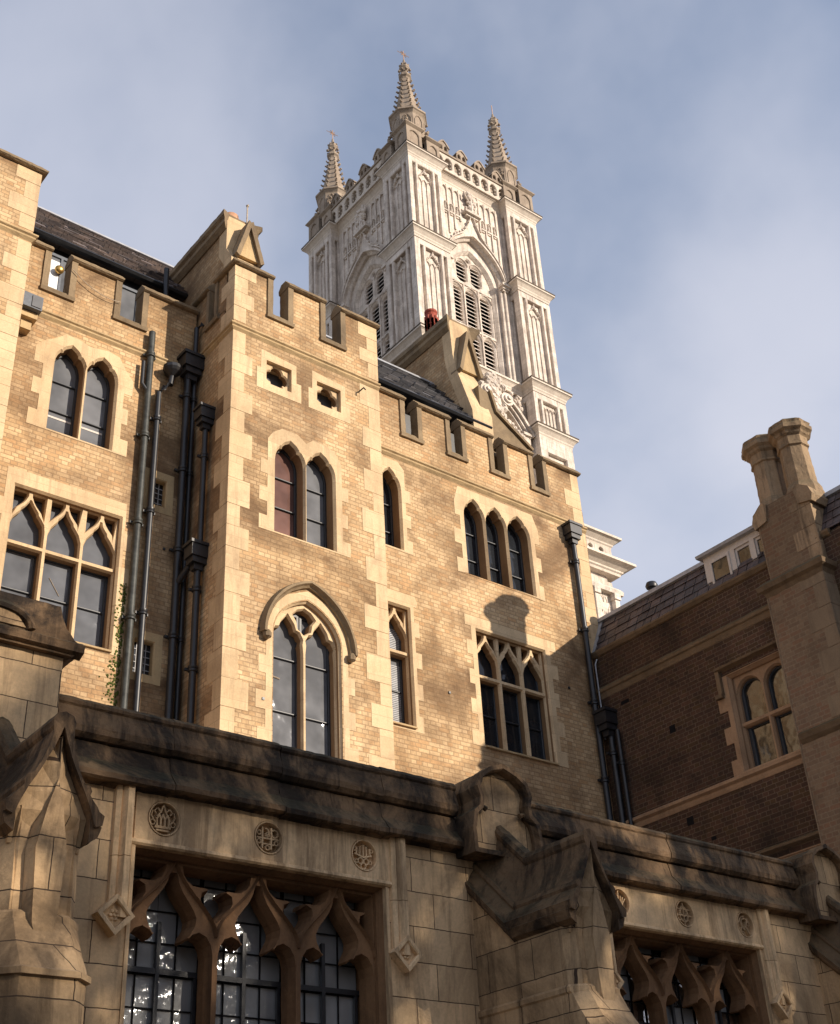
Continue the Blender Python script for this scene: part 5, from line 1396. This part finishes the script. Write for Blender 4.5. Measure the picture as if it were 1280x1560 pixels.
bm = NB(); tube(bm, [(41.6, 43.5, 60.5), (41.6, 43.5, 65.6)], .025, 5)
for z, l in ((64.7, .25), (64.2, .3), (63.6, .28), (65.2, .2)): tube(bm, [(41.6 - l, 43.5, z), (41.6 + l, 43.5, z + .1)], .018, 4)
obj('aerial', bm, LEAD, TW)
# lower stage, wider, with balustrade band and panelled wall -----------
yb, xb_ = 38.25, 45.55
bm = NB(); box(bm, 33.0, xb_ - .7, yb + .5, 50.5, 0, 36.0); LOW = obj('lower_stage', bm, TOWER, TW)
bm = NB(); cornice_block(bm, 33.0, xb_ - .35, yb + .25, 50.5, 35.95, 0, 1.5); cornice_block(bm, 33.0, xb_ - .05, yb + .15, 50.5, 34.35, 0, 2.1); obj('cornice', bm, TCORN, LOW)
bm = NB(); hs = []
for k in range(4):
    x = 44.45 - k * .78; hs.append([(x - .13, 34.62), (x, 34.52), (x + .13, 34.62), (x + .17, 34.85), (x + .10, 34.95), (x + .17, 35.05), (x + .13, 35.15), (x, 35.22), (x - .13, 35.15), (x - .17, 35.05), (x - .10, 34.95), (x - .17, 34.85)])
plate(bm, FR, rect(33, xb_ - .35, 34.35, 35.4), hs, yb + .25, yb + .42, .03); box(bm, 33, xb_ - .37, yb + .44, 50, 34.3, 35.4)
obj('balustrade', bm, TOWER, LOW)
bm = NB(); box(bm, 33, xb_ - .3, yb + .55, 50, 29, 33.4)
for x in (45.05, 43.6, 41.9): box(bm, x - .16, x + .16, yb + .2, yb + .6, 29, 32.2); box(bm, x - .22, x + .22, yb + .12, yb + .6, 32.2, 32.55)
for x in (44.3, 42.7):
    M = lambda u, v, w: (u, yb + .55 + w, v)
    for k in range(4):
        xa = x - .52 + k * .27
        cv = pointed(xa, xa + .25, 31.5 + (.5 if k in (1, 2) else 0), 31.85 + (.5 if k in (1, 2) else 0), .7, 4)
        for p_, q_ in zip(cv, cv[1:]): prism(bm, M, [p_, q_, (q_[0], q_[1] + .06), (p_[0], p_[1] + .06)], -.08, .02)
        prism(bm, M, rect(xa - .025, xa + .025, 29, 31.5), -.08, .02)
    for k in range(14): lump(bm, M(x + random.uniform(-.25, .25), 30.6 + random.uniform(-.6, .9), -.05), .11)
obj('panelled_wall', bm, TOWER, LOW)
bm = NB(); band_x(bm, 33, xb_ + .05, [(yb + .6, 32.55), (yb + .2, 32.56), (yb + .15, 32.75), (yb + .35, 33.0), (yb + .6, 33.0)]); obj('entablature', bm, TOWER, LOW)
bm = NB(); prism(bm, FR, [(45.2, 26), (48.6, 26), (45.5, 33.2), (45.2, 33.2)], yb + 1.2, yb + 2.4); obj('sloping_buttress', bm, TOLD, LOW)
bm = NB(); sweep(bm, [[(48.7, y, 26), (45.6, y, 33.3), (45.5, y, 33.2), (48.5, y, 26)] for y in (yb + 1.0, yb + 2.6)], None); obj('sloping_coping', bm, TOLD, LOW)

# ================================================================== across the yard (unseen behind the camera; range added, crowns thickened to shade the cloister; shows in its panes)
OB = thing('unseen_courtyard_range', 'plain stone range added unseen across the yard, mirrored in the cloister panes', 'building', (20, -34, 0))
bm = NB(); box(bm, -20, 60, -44, -34, 0, 13.5); prism(bm, SD, [(-44.4, 13.5), (-33.6, 13.5), (-39, 18)], -20.2, 60.2); obj('wall', bm, BRICK, OB)
bm = NB()
for k in range(20):
    for z in (2, 6, 10): box(bm, -18 + k * 4, -16.6 + k * 4, -34.02, -33.9, z, z + 2.2)
obj('window', bm, GLASSD, OB)
def bare_tree(x, y, h, seed, label):
    rnd = random.Random(seed)
    T_ = thing('bare_tree', label, 'tree', (x, y, 0), 'bare trees in the yard')
    tr, cw, lf = NB(), NB(), NB()
    def seg(bm, a, b, r0, r1, n):
        tube(bm, [a, b], r0, n, r1)
    def grow(p, d, L_, r, lv):
        q = p + d * L_
        seg(tr if lv < 2 else cw, p, q, r, r * .72, 7 if lv < 2 else (4 if lv < 4 else 3))
        if lv >= 4:  # leaves added to thicken the crown and dim the sun on the cloister
            for i in range(5 if lv > 5 else 3):
                c = p + d * L_ * rnd.random() + Vector((rnd.gauss(0, .16), rnd.gauss(0, .16), rnd.gauss(0, .16)))
                a = Vector((rnd.gauss(0, 1), rnd.gauss(0, 1), rnd.gauss(0, 1))).normalized(); b = a.cross(Vector((rnd.gauss(0, 1), rnd.gauss(0, 1), rnd.gauss(0, 1)))).normalized()
                z_ = rnd.uniform(.045, .085)
                lf.faces.new([lf.verts.new(c + a * z_ * u + b * z_ * .7 * v) for u, v in ((-1, 0), (0, -1), (1, 0), (0, 1))])
        if lv >= 7: return
        n = 2 if lv < 1 else rnd.choice((2, 3, 3)) if lv < 5 else rnd.choice((2, 3))
        for i in range(n):
            ax = Vector((rnd.gauss(0, 1), rnd.gauss(0, 1), rnd.gauss(0, .35)))
            nd = (d + ax.normalized() * rnd.uniform(.35, .75)).normalized(); nd.z = nd.z * .9 + .12
            grow(q if rnd.random() < .7 else p + d * L_ * rnd.uniform(.5, 1), nd.normalized(), L_ * rnd.uniform(.66, .86), r * (.62 if i else .72), lv + 1)
        if lv > 1:
            for i in range(2):
                ax = Vector((rnd.gauss(0, 1), rnd.gauss(0, 1), rnd.gauss(0, 1))).normalized()
                seg(cw, p + d * L_ * rnd.random(), p + d * L_ * rnd.random() + ax * L_ * .5, r * .25 + .006, .006, 3)
    grow(Vector((x, y, 0)), Vector((0, 0, 1)), h * .24, h * .022, 0)
    obj('trunk', tr, BARK, T_); c_ = obj('crown', cw, BARK, T_); obj('added_shade_leaves', lf, LEAF, c_)
TREES = [(13.5, -13, 18, 3, 'bare tree in the yard, nearest the camera'), (19.5, -15, 19.0, 5, 'tallest bare tree in the yard, middle of the row'), (25.5, -14, 18.5, 9, 'bare tree at the far end of the row in the yard'), (16.5, -19, 20.5, 12, 'bare tree standing behind the row, by the far range'),
         (22.5, -19, 20.5, 21, 'second bare tree behind the row, towards its far end')]
for t_ in TREES: bare_tree(*t_)
